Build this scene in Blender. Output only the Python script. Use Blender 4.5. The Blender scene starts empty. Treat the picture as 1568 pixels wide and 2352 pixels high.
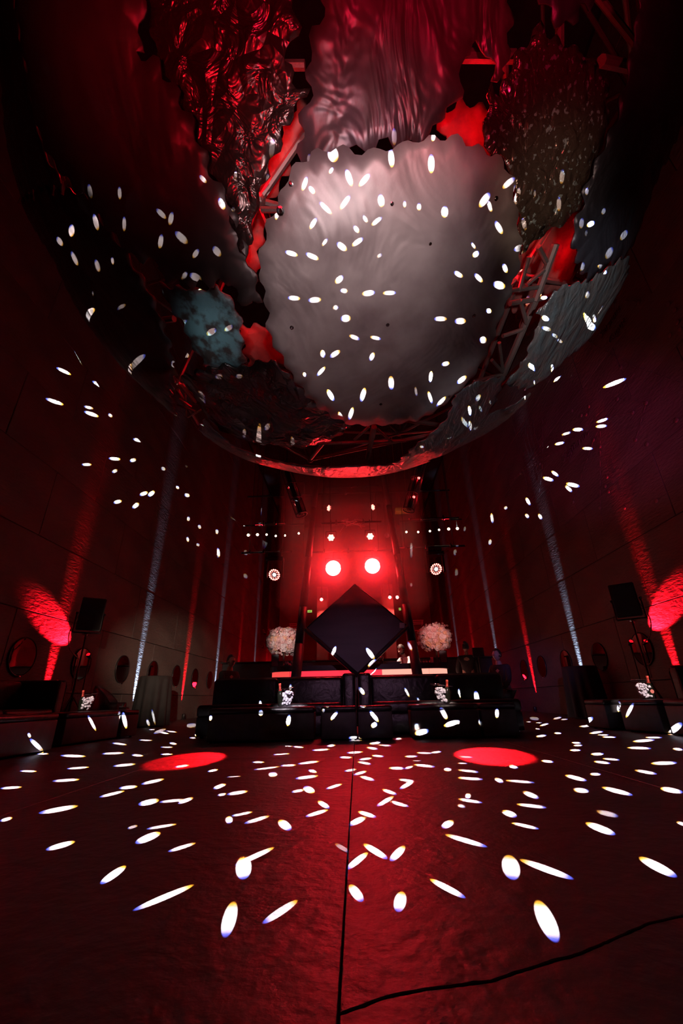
import bpy, bmesh, math, random
import numpy as np
from mathutils import Vector, Matrix, noise
from mathutils.geometry import delaunay_2d_cdt
random.seed(7)
SC = bpy.context.scene
COL = SC.collection
PI = math.pi

# ---------------------------------------------------------------- camera
FPX, CX, CY = 960.0, 784.0, 1176.0
_dy = (820 - CX, 1604 - CY)
_vx = 738.0
_vy = CY + (-FPX * FPX - _dy[0] * (_vx - CX)) / _dy[1]
_Y = Vector((_dy[0], _dy[1], FPX)).normalized()
_Z = Vector((_vx - CX, _vy - CY, FPX)).normalized()
_X = _Y.cross(_Z)
ROT = Matrix((_X, _Y, _Z))                       # camera (right, down, forward) -> world
CAM = Vector((0, 0, 0.5))
cd = bpy.data.cameras.new('camera')
cd.sensor_fit = 'VERTICAL'; cd.sensor_height = 24.0; cd.lens = FPX / 2352 * 24.0; cd.clip_start = 0.02
cam = bpy.data.objects.new('camera', cd); COL.objects.link(cam)
M = Matrix.Identity(4)
for i in range(3):
    M[i][0] = ROT[i][0]; M[i][1] = -ROT[i][1]; M[i][2] = -ROT[i][2]; M[i][3] = CAM[i]
cam.matrix_world = M
SC.camera = cam

# ---------------------------------------------------------------- view + world
vs = SC.view_settings
vs.view_transform = 'Standard'; vs.look = 'None'; vs.exposure = 0.0; vs.gamma = 1.0; vs.use_curve_mapping = False
wd = bpy.data.worlds.new('world'); SC.world = wd; wd.use_nodes = True
wd.node_tree.nodes['Background'].inputs[0].default_value = (0.010, 0.001, 0.002, 1)
wd.node_tree.nodes['Background'].inputs[1].default_value = 0.25
cy = SC.cycles
cy.max_bounces = 3; cy.diffuse_bounces = 1; cy.glossy_bounces = 2; cy.transmission_bounces = 3
cy.use_adaptive_sampling = True; cy.adaptive_threshold = 0.12; cy.adaptive_min_samples = 16
cy.transparent_max_bounces = 10; cy.volume_bounces = 0
cy.sample_clamp_indirect = 2.5; cy.caustics_reflective = False; cy.caustics_refractive = False


def px(x, y):
    return (ROT @ Vector((x - CX, y - CY, FPX))).normalized()


def at(x, y, axis, v):
    d = px(x, y)
    return CAM + d * ((v - CAM[axis]) / d[axis])


# ---------------------------------------------------------------- lights, seen and added
def aim(o, target):
    d = (Vector(target) - o.location).normalized()
    o.rotation_euler = d.to_track_quat('-Z', 'Y').to_euler()


def spot(name, loc, target, energy, color, size, blend=0.4, soft=0.05):
    l = bpy.data.lights.new(name, 'SPOT')
    l.energy = energy; l.color = color; l.spot_size = math.radians(size); l.spot_blend = blend; l.shadow_soft_size = soft
    o = bpy.data.objects.new(name, l); COL.objects.link(o); o.location = loc; aim(o, target)
    return o


def point(name, loc, energy, color, soft=0.1):
    l = bpy.data.lights.new(name, 'POINT'); l.energy = energy; l.color = color; l.shadow_soft_size = soft
    o = bpy.data.objects.new(name, l); COL.objects.link(o); o.location = loc
    return o


RED = (1.0, 0.004, 0.012)
W = 5.6                                          # half width of the hall
GC, GR = Vector((-0.01, 3.81, 7.19)), 4.0        # globe centre and radius
# white wash on the pale globe panel from unseen spots, added for its glow
spot('globe_wash_fill', (0.3, -0.8, 1.1), (0.05, 2.02, 3.62), 400, (1.0, 0.75, 0.76), 36, 1.0, 0.12)
spot('globe_wash_fill', (-0.1, -0.3, 0.4), (-0.10, 1.62, 3.84), 230, (1.0, 0.88, 0.92), 15, 1.0, 0.1)
# magenta-red wash thrown up on the upper sheets
spot('globe_red_light', (1.2, -1.6, 0.6), (0.6, 0.4, 6.0), 900, (1.0, 0.01, 0.06), 60, 1.0, 0.3)
spot('globe_red_light', (-1.8, -1.2, 0.6), (-0.9, 1.1, 4.7), 420, (1.0, 0.01, 0.03), 38, 1.0, 0.3)
spot('globe_side_fill', (1.3, -0.6, 0.5), (2.32, 3.21, 3.99), 700, (1.0, 0.92, 0.92), 22, 1.0, 0.15)  # added unseen fills that brighten single sheets of the globe
spot('globe_side_fill', (1.0, -0.6, 0.5), (1.60, 1.95, 4.0), 420, (1.0, 0.74, 0.55), 15, 1.0, 0.15)
spot('globe_side_fill', (-1.0, -0.6, 0.5), (-1.22, 2.75, 3.54), 460, (0.75, 0.95, 1.0), 9, 1.0, 0.15)
spot('globe_side_fill', (0.6, -0.6, 0.5), (1.3, 3.99, 3.42), 200, (0.9, 0.85, 0.9), 14, 1.0, 0.15)
# unseen fills, added: dim violet wash on the middle seats and the diamond panel, magenta one on the star map
spot('seat_fill', (0.2, -0.8, 1.9), (0.0, 7.6, 1.0), 210, (0.85, 0.40, 0.72), 22, 1.0, 0.1)
spot('star_map_fill', (1.5, -0.6, 0.5), (5.6, 9.0, 6.2), 1500, (0.9, 0.10, 0.35), 24, 1.0, 0.1)
# stage blinders throwing red down the hall
for bx_, by_ in ((765, 1305), (855, 1300)):
    p = at(bx_, by_, 1, 10.0)
    spot('stage_blinder_light', p + Vector((0, -0.16, 0)), (p.x * 2, 2.6, 0.0), 200, (1.0, 0.006, 0.03), 62, 1.0, 0.15)
    point('stage_blinder_glow', p + Vector((0, -0.34, 0.0)), 44, RED, 0.10)
# warm wash on the left wall, cool violet one on the right wall
spot('wall_wash_light', (-0.6, -0.4, 2.0), (-5.6, 13.6, 1.3), 5200, (1.0, 0.70, 0.52), 16, 1.0, 0.05)
spot('wall_wash_light', (0.9, 0.2, 2.0), (5.6, 15.2, 0.9), 1300, (0.45, 0.3, 1.0), 12, 1.0, 0.05)

# ---------------------------------------------------------------- materials
MATS = {}


def mat(name, col, rough=0.5, metal=0.0, col2=None, cscale=4.0, bump=0.0, bscale=20.0, stretch=(1, 1, 1), emit=None, estr=0.0,
        spec=0.5, kind='noise', detail=6.0, lo=0.35, hi=0.65, bump2=0.0, b2scale=4.0, bdist=None):
    if name in MATS:
        return MATS[name]
    m = bpy.data.materials.new(name); m.use_nodes = True
    nt = m.node_tree; n = nt.nodes; L = nt.links
    b = n['Principled BSDF']
    b.inputs['Base Color'].default_value = (*col, 1); b.inputs['Roughness'].default_value = rough
    b.inputs['Metallic'].default_value = metal; b.inputs['Specular IOR Level'].default_value = spec
    tc = n.new('ShaderNodeTexCoord'); mp = n.new('ShaderNodeMapping'); mp.inputs['Scale'].default_value = stretch
    L.new(tc.outputs['Object'], mp.inputs[0])
    if col2 is not None:
        tx = n.new('ShaderNodeTexNoise'); tx.inputs['Scale'].default_value = cscale; tx.inputs['Detail'].default_value = detail
        L.new(mp.outputs[0], tx.inputs['Vector'])
        cr = n.new('ShaderNodeValToRGB'); cr.color_ramp.elements[0].position = lo; cr.color_ramp.elements[1].position = hi
        cr.color_ramp.elements[0].color = (*col, 1); cr.color_ramp.elements[1].color = (*col2, 1)
        L.new(tx.outputs[0], cr.inputs[0]); L.new(cr.outputs[0], b.inputs['Base Color'])
    nrm = None
    if bump2 > 0:
        tx = n.new('ShaderNodeTexNoise'); tx.inputs['Scale'].default_value = b2scale; tx.inputs['Detail'].default_value = 3; tx.inputs['Distortion'].default_value = 1.2
        L.new(mp.outputs[0], tx.inputs['Vector'])
        bp = n.new('ShaderNodeBump'); bp.inputs['Strength'].default_value = bump2; bp.inputs['Distance'].default_value = 0.25 / b2scale
        L.new(tx.outputs[0], bp.inputs['Height']); nrm = bp.outputs[0]
    if bump > 0:
        if kind == 'voronoi':
            tx = n.new('ShaderNodeTexVoronoi'); tx.feature = 'DISTANCE_TO_EDGE'
        else:
            tx = n.new('ShaderNodeTexNoise'); tx.inputs['Detail'].default_value = detail
        tx.inputs['Scale'].default_value = bscale
        L.new(mp.outputs[0], tx.inputs['Vector'])
        bp = n.new('ShaderNodeBump'); bp.inputs['Strength'].default_value = bump; bp.inputs['Distance'].default_value = bdist or 0.25 / bscale
        L.new(tx.outputs[0], bp.inputs['Height'])
        if nrm is not None:
            L.new(nrm, bp.inputs['Normal'])
        nrm = bp.outputs[0]
    if nrm is not None:
        L.new(nrm, b.inputs['Normal'])
    if emit is not None:
        b.inputs['Emission Color'].default_value = (*emit, 1); b.inputs['Emission Strength'].default_value = estr
    MATS[name] = m
    return m


def thin_glass(name, tint=(0.9, 0.9, 0.95), base=0.06):
    m = bpy.data.materials.new(name); m.use_nodes = True
    nt = m.node_tree; n = nt.nodes; L = nt.links
    out = n['Material Output']; n.remove(n['Principled BSDF'])
    tr = n.new('ShaderNodeBsdfTransparent'); tr.inputs[0].default_value = (*tint, 1)
    gl = n.new('ShaderNodeBsdfGlossy'); gl.inputs['Roughness'].default_value = 0.06
    fr = n.new('ShaderNodeLayerWeight'); fr.inputs[0].default_value = 0.5
    pw = n.new('ShaderNodeMath'); pw.operation = 'POWER'; pw.inputs[1].default_value = 4.0; L.new(fr.outputs['Facing'], pw.inputs[0])
    ad = n.new('ShaderNodeMath'); ad.operation = 'MULTIPLY_ADD'; ad.inputs[1].default_value = 0.6; ad.inputs[2].default_value = base; L.new(pw.outputs[0], ad.inputs[0])
    tx = n.new('ShaderNodeTexNoise'); tx.inputs['Scale'].default_value = 9
    bp = n.new('ShaderNodeBump'); bp.inputs['Strength'].default_value = 0.05
    L.new(tx.outputs[0], bp.inputs['Height']); L.new(bp.outputs[0], gl.inputs['Normal'])
    mx = n.new('ShaderNodeMixShader')
    L.new(ad.outputs[0], mx.inputs[0]); L.new(tr.outputs[0], mx.inputs[1]); L.new(gl.outputs[0], mx.inputs[2]); L.new(mx.outputs[0], out.inputs[0])
    return m


m_floor = mat('stamped_concrete', (0.050, 0.036, 0.040), 0.46, 0, (0.090, 0.066, 0.070), 1.6, bump=0.6, bscale=22, spec=0.4, bump2=0.20, b2scale=5, bdist=0.012)
m_joint = mat('floor_joint', (0.012, 0.010, 0.010), 0.8, 0, (0.02, 0.016, 0.016), 8)
m_wall = mat('brushed_plaster', (0.085, 0.078, 0.072), 0.72, 0, (0.12, 0.11, 0.10), 1.2, bump=1.0, bscale=16, stretch=(1, 0.5, 1.5), detail=3, bdist=0.022)
m_wallgap = mat('wall_gap', (0.01, 0.009, 0.009), 0.9, 0, (0.015, 0.014, 0.013), 5)
m_ceil = mat('black_ceiling', (0.012, 0.010, 0.011), 0.9, 0, (0.02, 0.016, 0.018), 3)
m_black = mat('black_metal', (0.015, 0.014, 0.015), 0.38, 0.3, (0.025, 0.022, 0.024), 20, bump=0.05, bscale=60)
m_pipe = mat('dark_steel_pipe', (0.05, 0.045, 0.046), 0.35, 0.8, (0.08, 0.07, 0.07), 12)
m_strut = mat('globe_frame_steel', (0.10, 0.075, 0.072), 0.45, 0.5, (0.16, 0.11, 0.10), 8)
m_leather = mat('black_leather', (0.012, 0.011, 0.013), 0.36, 0, (0.020, 0.018, 0.021), 6, bump=0.35, bscale=90, bump2=0.25, b2scale=6)
m_velvet = mat('black_velour', (0.030, 0.028, 0.034), 0.6, 0, (0.05, 0.046, 0.055), 9, bump=0.6, bscale=120)
m_cloth = mat('black_cloth', (0.006, 0.005, 0.005), 0.85, 0, (0.010, 0.008, 0.008), 7, bump=0.3, bscale=80)
m_mirror = mat('mirror_glass', (0.62, 0.62, 0.64), 0.03, 1.0, (0.58, 0.58, 0.60), 3)
m_chrome = mat('chrome', (0.75, 0.72, 0.72), 0.12, 1.0, (0.65, 0.62, 0.62), 10)
m_column = mat('column_lacquer', (0.055, 0.045, 0.055), 0.42, 0.3, (0.075, 0.062, 0.075), 3)
m_screen = mat('matte_dark_panel', (0.075, 0.065, 0.085), 0.45, 0.1, (0.10, 0.085, 0.11), 2, bump=0.15, bscale=40, stretch=(0.3, 1, 3))
m_paper = mat('paper', (0.75, 0.70, 0.72), 0.8, 0, (0.68, 0.62, 0.65), 14)
m_white = mat('white_plastic', (0.7, 0.68, 0.66), 0.5, 0, (0.62, 0.6, 0.58), 10)
m_red_back = mat('red_back_wall', (0.10, 0.03, 0.03), 0.7, 0, (0.16, 0.05, 0.05), 0.6, bump=0.2, bscale=6)
m_em_red = mat('red_led', (0.3, 0.0, 0.0), 0.3, emit=(1.0, 0.16, 0.14), estr=5.0)
m_em_hot = mat('red_hot_lens', (0.3, 0.0, 0.0), 0.3, emit=(1.0, 0.055, 0.05), estr=60.0)
m_em_par = mat('par_lens', (0.3, 0.0, 0.0), 0.3, emit=(1.0, 0.17, 0.13), estr=9.0)
m_em_white = mat('white_led', (0.4, 0.4, 0.4), 0.3, emit=(1.0, 0.86, 0.84), estr=4.0)
m_em_bulb = mat('warm_bulb', (0.4, 0.4, 0.4), 0.3, emit=(1.0, 0.86, 0.58), estr=9.0)
m_em_green = mat('exit_green', (0.1, 0.3, 0.1), 0.4, emit=(0.35, 0.75, 0.12), estr=1.1)
m_em_bar = mat('bar_red_glow', (0.4, 0.05, 0.05), 0.4, emit=(1.0, 0.030, 0.055), estr=1.3)
m_em_barp = mat('bar_salmon_glow', (0.5, 0.3, 0.25), 0.4, emit=(1.0, 0.40, 0.30), estr=1.2)
m_em_amber = mat('amber_lamp', (0.4, 0.3, 0.1), 0.4, emit=(1.0, 0.5, 0.08), estr=0.8)

# globe sheets
m_pale = mat('pale_sheet_metal', (0.46, 0.40, 0.39), 0.45, 0.3, (0.17, 0.12, 0.125), 1.15, bump=0.12, bscale=9, bump2=0.3, b2scale=1.4, lo=0.42, hi=0.66)
m_sheet_a = mat('wavy_sheet_metal', (0.13, 0.075, 0.095), 0.40, 0.5, (0.08, 0.045, 0.05), 2.2, bump=0.15, bscale=8, bump2=0.9, b2scale=1.7, stretch=(1.6, 0.7, 0.7))
m_sheet_b = mat('dark_sheet_metal', (0.085, 0.062, 0.060), 0.42, 0.5, (0.05, 0.04, 0.04), 1.2, bump=0.10, bscale=10, bump2=0.4, b2scale=0.9)
m_foil = mat('crumpled_foil', (0.10, 0.065, 0.06), 0.26, 0.8, (0.09, 0.06, 0.06), 4, bump=0.9, bscale=5, kind='voronoi', bump2=1.0, b2scale=5)
m_foil_r = mat('pitted_foil', (0.11, 0.075, 0.06), 0.24, 0.7, (0.42, 0.52, 0.54), 26, bump=0.9, bscale=12, kind='voronoi', bump2=1.0, b2scale=6, lo=0.60, hi=0.64)
m_patina = mat('patina_sheet', (0.13, 0.20, 0.22), 0.5, 0.3, (0.05, 0.03, 0.028), 7, bump=0.5, bscale=16, lo=0.45, hi=0.58)
m_grey = mat('grey_crumpled_sheet', (0.20, 0.17, 0.165), 0.34, 0.6, (0.16, 0.20, 0.22), 7, bump=0.8, bscale=7, bump2=0.9, b2scale=4, stretch=(1.5, 0.6, 1))
m_night = mat('blue_black_sheet', (0.05, 0.05, 0.065), 0.4, 0.5, (0.03, 0.025, 0.035), 1.5, bump=0.3, bscale=9, bump2=0.5, b2scale=1.5)
m_inner = mat('inner_lining', (0.22, 0.06, 0.05), 0.6, 0.1, (0.12, 0.03, 0.03), 6, bump=0.5, bscale=10)


# ---------------------------------------------------------------- mesh helpers
def box(bm, c, s, rz=0.0, rot=None, bevel=0.0, seg=1):
    r = bmesh.ops.create_cube(bm, size=1.0)
    vsx = r['verts']
    mm = Matrix.Translation(Vector(c)) @ (rot.to_4x4() if rot is not None else Matrix.Rotation(rz, 4, 'Z')) @ Matrix.Diagonal((*s, 1))
    bmesh.ops.transform(bm, matrix=mm, verts=vsx)
    if bevel > 0:
        es = list({e for v in vsx for e in v.link_edges})
        bmesh.ops.bevel(bm, geom=es, offset=bevel, segments=seg, affect='EDGES', profile=0.5)


def tube(bm, p1, p2, r1, r2=None, seg=10, cap=True):
    p1, p2 = Vector(p1), Vector(p2)
    r2 = r1 if r2 is None else r2
    d = p2 - p1
    q = d.to_track_quat('Z', 'Y')
    r = bmesh.ops.create_cone(bm, cap_ends=cap, segments=seg, radius1=r1, radius2=r2, depth=d.length)
    bmesh.ops.transform(bm, matrix=Matrix.Translation((p1 + p2) / 2) @ q.to_matrix().to_4x4(), verts=r['verts'])


def path(bm, pts, r, seg=6):
    for a, b in zip(pts[:-1], pts[1:]):
        tube(bm, a, b, r, r, seg)


def lathe(bm, prof, seg=24, mtx=None, cap0=False, cap1=False):
    rings = []
    for (r, z) in prof:
        rings.append([bm.verts.new((r * math.cos(2 * PI * k / seg), r * math.sin(2 * PI * k / seg), z)) for k in range(seg)])
    for a, b in zip(rings[:-1], rings[1:]):
        for k in range(seg):
            bm.faces.new((a[k], a[(k + 1) % seg], b[(k + 1) % seg], b[k]))
    if cap0: bm.faces.new(rings[0][::-1])
    if cap1: bm.faces.new(rings[-1])
    if mtx is not None:
        bmesh.ops.transform(bm, matrix=mtx, verts=[v for r in rings for v in r])


def ball(bm, c, r, sub=2, sc=(1, 1, 1)):
    q = bmesh.ops.create_icosphere(bm, subdivisions=sub, radius=r)
    bmesh.ops.transform(bm, matrix=Matrix.Translation(Vector(c)) @ Matrix.Diagonal((*sc, 1)), verts=q['verts'])
    return q['verts']


def obj(name, bm, m, parent=None, smooth=False, loc=None):
    me = bpy.data.meshes.new(name)
    if isinstance(bm, bmesh.types.BMesh):
        bmesh.ops.recalc_face_normals(bm, faces=bm.faces)
        bm.to_mesh(me); bm.free()
    else:
        me = bm
    if m is not None and len(me.materials) == 0:
        me.materials.append(m)
    if smooth:
        me.polygons.foreach_set('use_smooth', [True] * len(me.polygons))
    o = bpy.data.objects.new(name, me); COL.objects.link(o)
    if parent is not None: o.parent = parent
    if loc is not None: o.location = loc
    return o


def tag(o, label, cat, group=None):
    o['label'] = label; o['category'] = cat
    if group: o['group'] = group
    return o


def thing(name, label, cat, loc=(0, 0, 0), rz=0.0, group=None):
    o = bpy.data.objects.new(name, None); COL.objects.link(o)
    o.location = loc; o.rotation_euler = (0, 0, rz); o.empty_display_size = 0.1
    return tag(o, label, cat, group)


def copy_tree(o, parent=None, loc=None, rz=None, label=None):
    c = o.copy(); COL.objects.link(c)
    if parent is not None: c.parent = parent
    if loc is not None: c.location = loc
    if rz is not None: c.rotation_euler = (0, 0, rz)
    if label is not None: c['label'] = label
    for ch in list(o.children):
        copy_tree(ch, c)
    return c


def NB():
    return bmesh.new()


ORD = ['first', 'second', 'third', 'fourth', 'fifth', 'sixth', 'seventh', 'eighth', 'ninth', 'tenth']

# ================================================================ SETTING
YB = 33.0                                        # back wall
bm = NB(); box(bm, (0, 14.5, -0.09), (2 * W + 0.6, 39, 0.1))
floor = obj('floor', bm, m_joint); floor['kind'] = 'structure'


def slab(pts, top=0.0):
    """one cast slab, slightly eased at its edge"""
    bm = NB()
    n = len(pts)
    cx = sum(p[0] for p in pts) / n; cyy = sum(p[1] for p in pts) / n
    a = [bm.verts.new((x, y, -0.04)) for x, y in pts]
    b = [bm.verts.new((x, y, top - 0.002)) for x, y in pts]

    def inset(p, k):
        i = pts.index(p)
        p0, p2 = Vector(pts[i - 1]), Vector(pts[(i + 1) % n]); q = Vector(p)
        e1 = (q - p0).normalized(); e2 = (p2 - q).normalized()
        nn = (Vector((-e1.y, e1.x)) + Vector((-e2.y, e2.x))).normalized()
        return q + nn * k
    c = [bm.verts.new((*inset(p, 0.002), top)) for p in pts]
    for k in range(n):
        j = (k + 1) % n
        bm.faces.new((a[k], a[j], b[j], b[k])); bm.faces.new((b[k], b[j], c[j], c[k]))
    bm.faces.new(c)
    return obj('slab', bm, m_floor, floor)


G = 0.0022
XB = [-5.6, -1.80, -0.05, 1.72, 5.6]
YBR = [-3.0, 4.55, 9.1, 13.6, 20.0, 33.0]
crack = [(-0.05, 1.02), (0.05, 1.07), (0.11, 1.085), (0.24, 1.11), (0.35, 1.16), (0.46, 1.205), (0.68, 1.33), (0.80, 1.37), (1.10, 1.5), (1.45, 1.58), (1.72, 1.72)]
def fine(pts, am, seed):
    r = []
    for (a, b) in zip(pts[:-1], pts[1:]):
        n = max(2, int(math.hypot(b[0] - a[0], b[1] - a[1]) / 0.012))
        for k in range(n):
            t = k / n; x = a[0] + (b[0] - a[0]) * t; y = a[1] + (b[1] - a[1]) * t
            r.append((x, y + am * noise.noise(Vector((x * 22, seed, 0))) + 0.6 * am * noise.noise(Vector((x * 70, seed, 3)))))
    return r + [pts[-1]]


for i in range(4):
    for j in range(5):
        x0, x1, y0, y1 = XB[i] + G, XB[i + 1] - G, YBR[j] + G, YBR[j + 1] - G
        if i == 1 or i == 2:
            pass
        if i == 2 and j == 0:
            ins = [(min(max(x, x0), x1), y) for x, y in crack]
            low = [(x, y - 0.0016) for x, y in fine(ins, 0.004, 1.0)]
            hgh = [(x, max(y + 0.0012, yl + 0.0022)) for (x, y), (xl, yl) in zip(fine(ins, 0.004, 7.0), low)]
            lo = [(x0, y0), (x1, y0)] + low[::-1]
            hi = hgh + [(x1, y1), (x0, y1)]
            slab(lo, -0.002); slab(hi)
        else:
            slab([(x0, y0), (x1, y0), (x1, y1), (x0, y1)])


def wall(name, x, sgn):
    bm = NB(); box(bm, (x + sgn * 0.16, 14.5, 7.0), (0.2, 39, 14.2))
    w = obj(name, bm, m_wallgap); w['kind'] = 'structure'
    PW, PH, g = 2.58, 1.29, 0.012
    bmp = NB(); box(bmp, (0, 0, 0), (0.06, PW - g, PH - g), bevel=0.006)
    base = None
    zs = [0.70 + PH * k for k in range(-1, 10)]
    for k, z0 in enumerate(zs):
        yo = 14.56 - PW * 7 + (0.0 if k % 2 else PW / 2)
        for j in range(15):
            yc = yo + PW * (j + 0.5)
            if yc - PW / 2 > YB or yc < -4: continue
            if base is None:
                base = obj('panel', bmp, m_wall, w); o = base
            else:
                o = base.copy(); COL.objects.link(o)
            o.location = (x + sgn * (0.03 + 0.004 * random.random()), yc, z0 + PH / 2)
    return w


wl = wall('wall_left', -W, -1)
wr = wall('wall_right', W, 1)
bm = NB(); box(bm, (0, YB + 0.1, 7.0), (2 * W + 0.6, 0.2, 14.2)); wb = obj('wall_back', bm, m_red_back); wb['kind'] = 'structure'
bm = NB(); box(bm, (0, -4.6, 7.0), (2 * W + 0.6, 0.2, 14.2)); wf = obj('wall_front', bm, m_ceil); wf['kind'] = 'structure'
bm = NB(); box(bm, (0, 14.5, 14.0), (2 * W + 0.6, 39, 0.2)); ce = obj('ceiling', bm, m_ceil); ce['kind'] = 'structure'
# tall piers that frame the recess behind the bar
for k, (x0, x1, y) in enumerate(((-4.4, -3.1, 25), (3.1, 4.4, 25))):
    bm = NB(); box(bm, ((x0 + x1) / 2, y, 6.9), (x1 - x0, 0.6, 13.8), bevel=0.02)
    o = obj('trim_%d' % (k + 1), bm, m_red_back); o['kind'] = 'structure'

# ---- star map on the right wall: dashes, stars and lettering belong to the wall
m_star = mat('star_map_metal', (0.20, 0.15, 0.17), 0.35, 0.6, (0.28, 0.2, 0.22), 9)


def wp(x, y):
    p = at(x, y, 0, W); return Vector((W - 0.012, p.y, p.z))


stars = [(1419, 916), (1485, 925), (1454, 947), (1461, 1010), (1487, 1020), (1555, 965), (1364, 1010), (1379, 1025), (1336, 954), (1347, 952), (1353, 933),
         (1315, 943), (1317, 1153), (1379, 1166), (1395, 1095), (1391, 1116), (1398, 1129), (1435, 1166), (1509, 1150), (1393, 960), (1427, 843), (1540, 770),
         (1536, 699), (1563, 756), (1468, 694), (1557, 740), (1551, 712), (1409, 700), (1240, 1065), (1194, 1087)]
bm = NB(); lathe(bm, [(0.045, 0), (0.042, 0.010), (0.03, 0.016), (0.012, 0.018)], 14, Matrix.Rotation(-PI / 2, 4, 'Y'), True, True)
st0 = None
for (x, y) in stars:
    p = wp(x, y)
    if st0 is None:
        st0 = obj('star', bm, m_star, wr); o = st0
    else:
        o = st0.copy(); COL.objects.link(o)
    o.location = p
bm = NB(); box(bm, (0, 0, 0), (0.012, 0.13, 0.016), bevel=0.003)
d0 = None
lines = [[(1348, 782), (1398, 811), (1464, 845), (1568, 881)], [(1509, 798), (1464, 850), (1424, 900), (1380, 945), (1340, 985), (1290, 1030), (1220, 1070), (1180, 1095)],
         [(1419, 916), (1485, 925), (1454, 947), (1393, 960)], [(1485, 925), (1461, 1010)], [(1379, 985), (1379, 1166), (1386, 1210)], [(1376, 985), (1364, 1010), (1317, 1153), (1330, 1180)],
         [(1247, 960), (1246, 1080), (1238, 1135)], [(1268, 1010), (1180, 1100)], [(1430, 690), (1468, 694)]]
for ln in lines:
    P = [wp(*q) for q in ln]
    for a, b in zip(P[:-1], P[1:]):
        L_ = (b - a).length; nn = max(1, int(L_ / 0.21))
        for k in range(nn):
            c = a + (b - a) * ((k + 0.5) / nn)
            if d0 is None:
                d0 = obj('dash', bm, m_star, wr); o = d0
            else:
                o = d0.copy(); COL.objects.link(o)
            o.location = c; o.rotation_euler = (math.atan2(b.z - a.z, b.y - a.y), 0, 0)


def lettering(txt, p0, p1):
    a, b = wp(*p0), wp(*p1)
    cu = bpy.data.curves.new('lettering', 'FONT'); cu.body = txt; cu.extrude = 0.008; cu.shear = 0.15
    cu.materials.append(m_star)
    o = bpy.data.objects.new('lettering', cu); COL.objects.link(o)
    bpy.context.view_layer.update()
    wdt = max(o.dimensions.x, 0.1)
    ex = (b - a).normalized(); ez = Vector((-1, 0, 0)); ey = ez.cross(ex)
    s = (b - a).length / wdt
    mm = Matrix.Identity(4)
    for i in range(3):
        mm[i][0] = ex[i] * s; mm[i][1] = ey[i] * s; mm[i][2] = ez[i]; mm[i][3] = a[i]
    o.parent = wr; o.matrix_world = mm


lettering('Sagittarius', (1293, 1064), (1353, 998))
lettering('Serpens', (1380, 780), (1425, 712))
lettering('Caput', (1400, 794), (1436, 742))


# ================================================================ THE GLOBE
globe = thing('metal_globe', 'huge hanging globe of torn sheet metal over the dance floor', 'sculpture', GC)


def on_globe(x, y, r=GR):
    d = px(x, y); oc = CAM - GC
    b = d.dot(oc); c = oc.dot(oc) - r * r; q = b * b - c
    if q < 0:
        p = CAM + d * (-b); return (p - GC).normalized() * r
    return CAM + d * (-b - math.sqrt(q)) - GC


def inside(pts, poly):
    x, y = pts[:, 0], pts[:, 1]; r = np.zeros(len(pts), bool); n = len(poly)
    for i in range(n):
        x1, y1 = poly[i - 1]; x2, y2 = poly[i]
        if y1 == y2: continue
        c = ((y1 > y) != (y2 > y)) & (x < (x2 - x1) * (y - y1) / (y2 - y1) + x1)
        r ^= c
    return r


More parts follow.
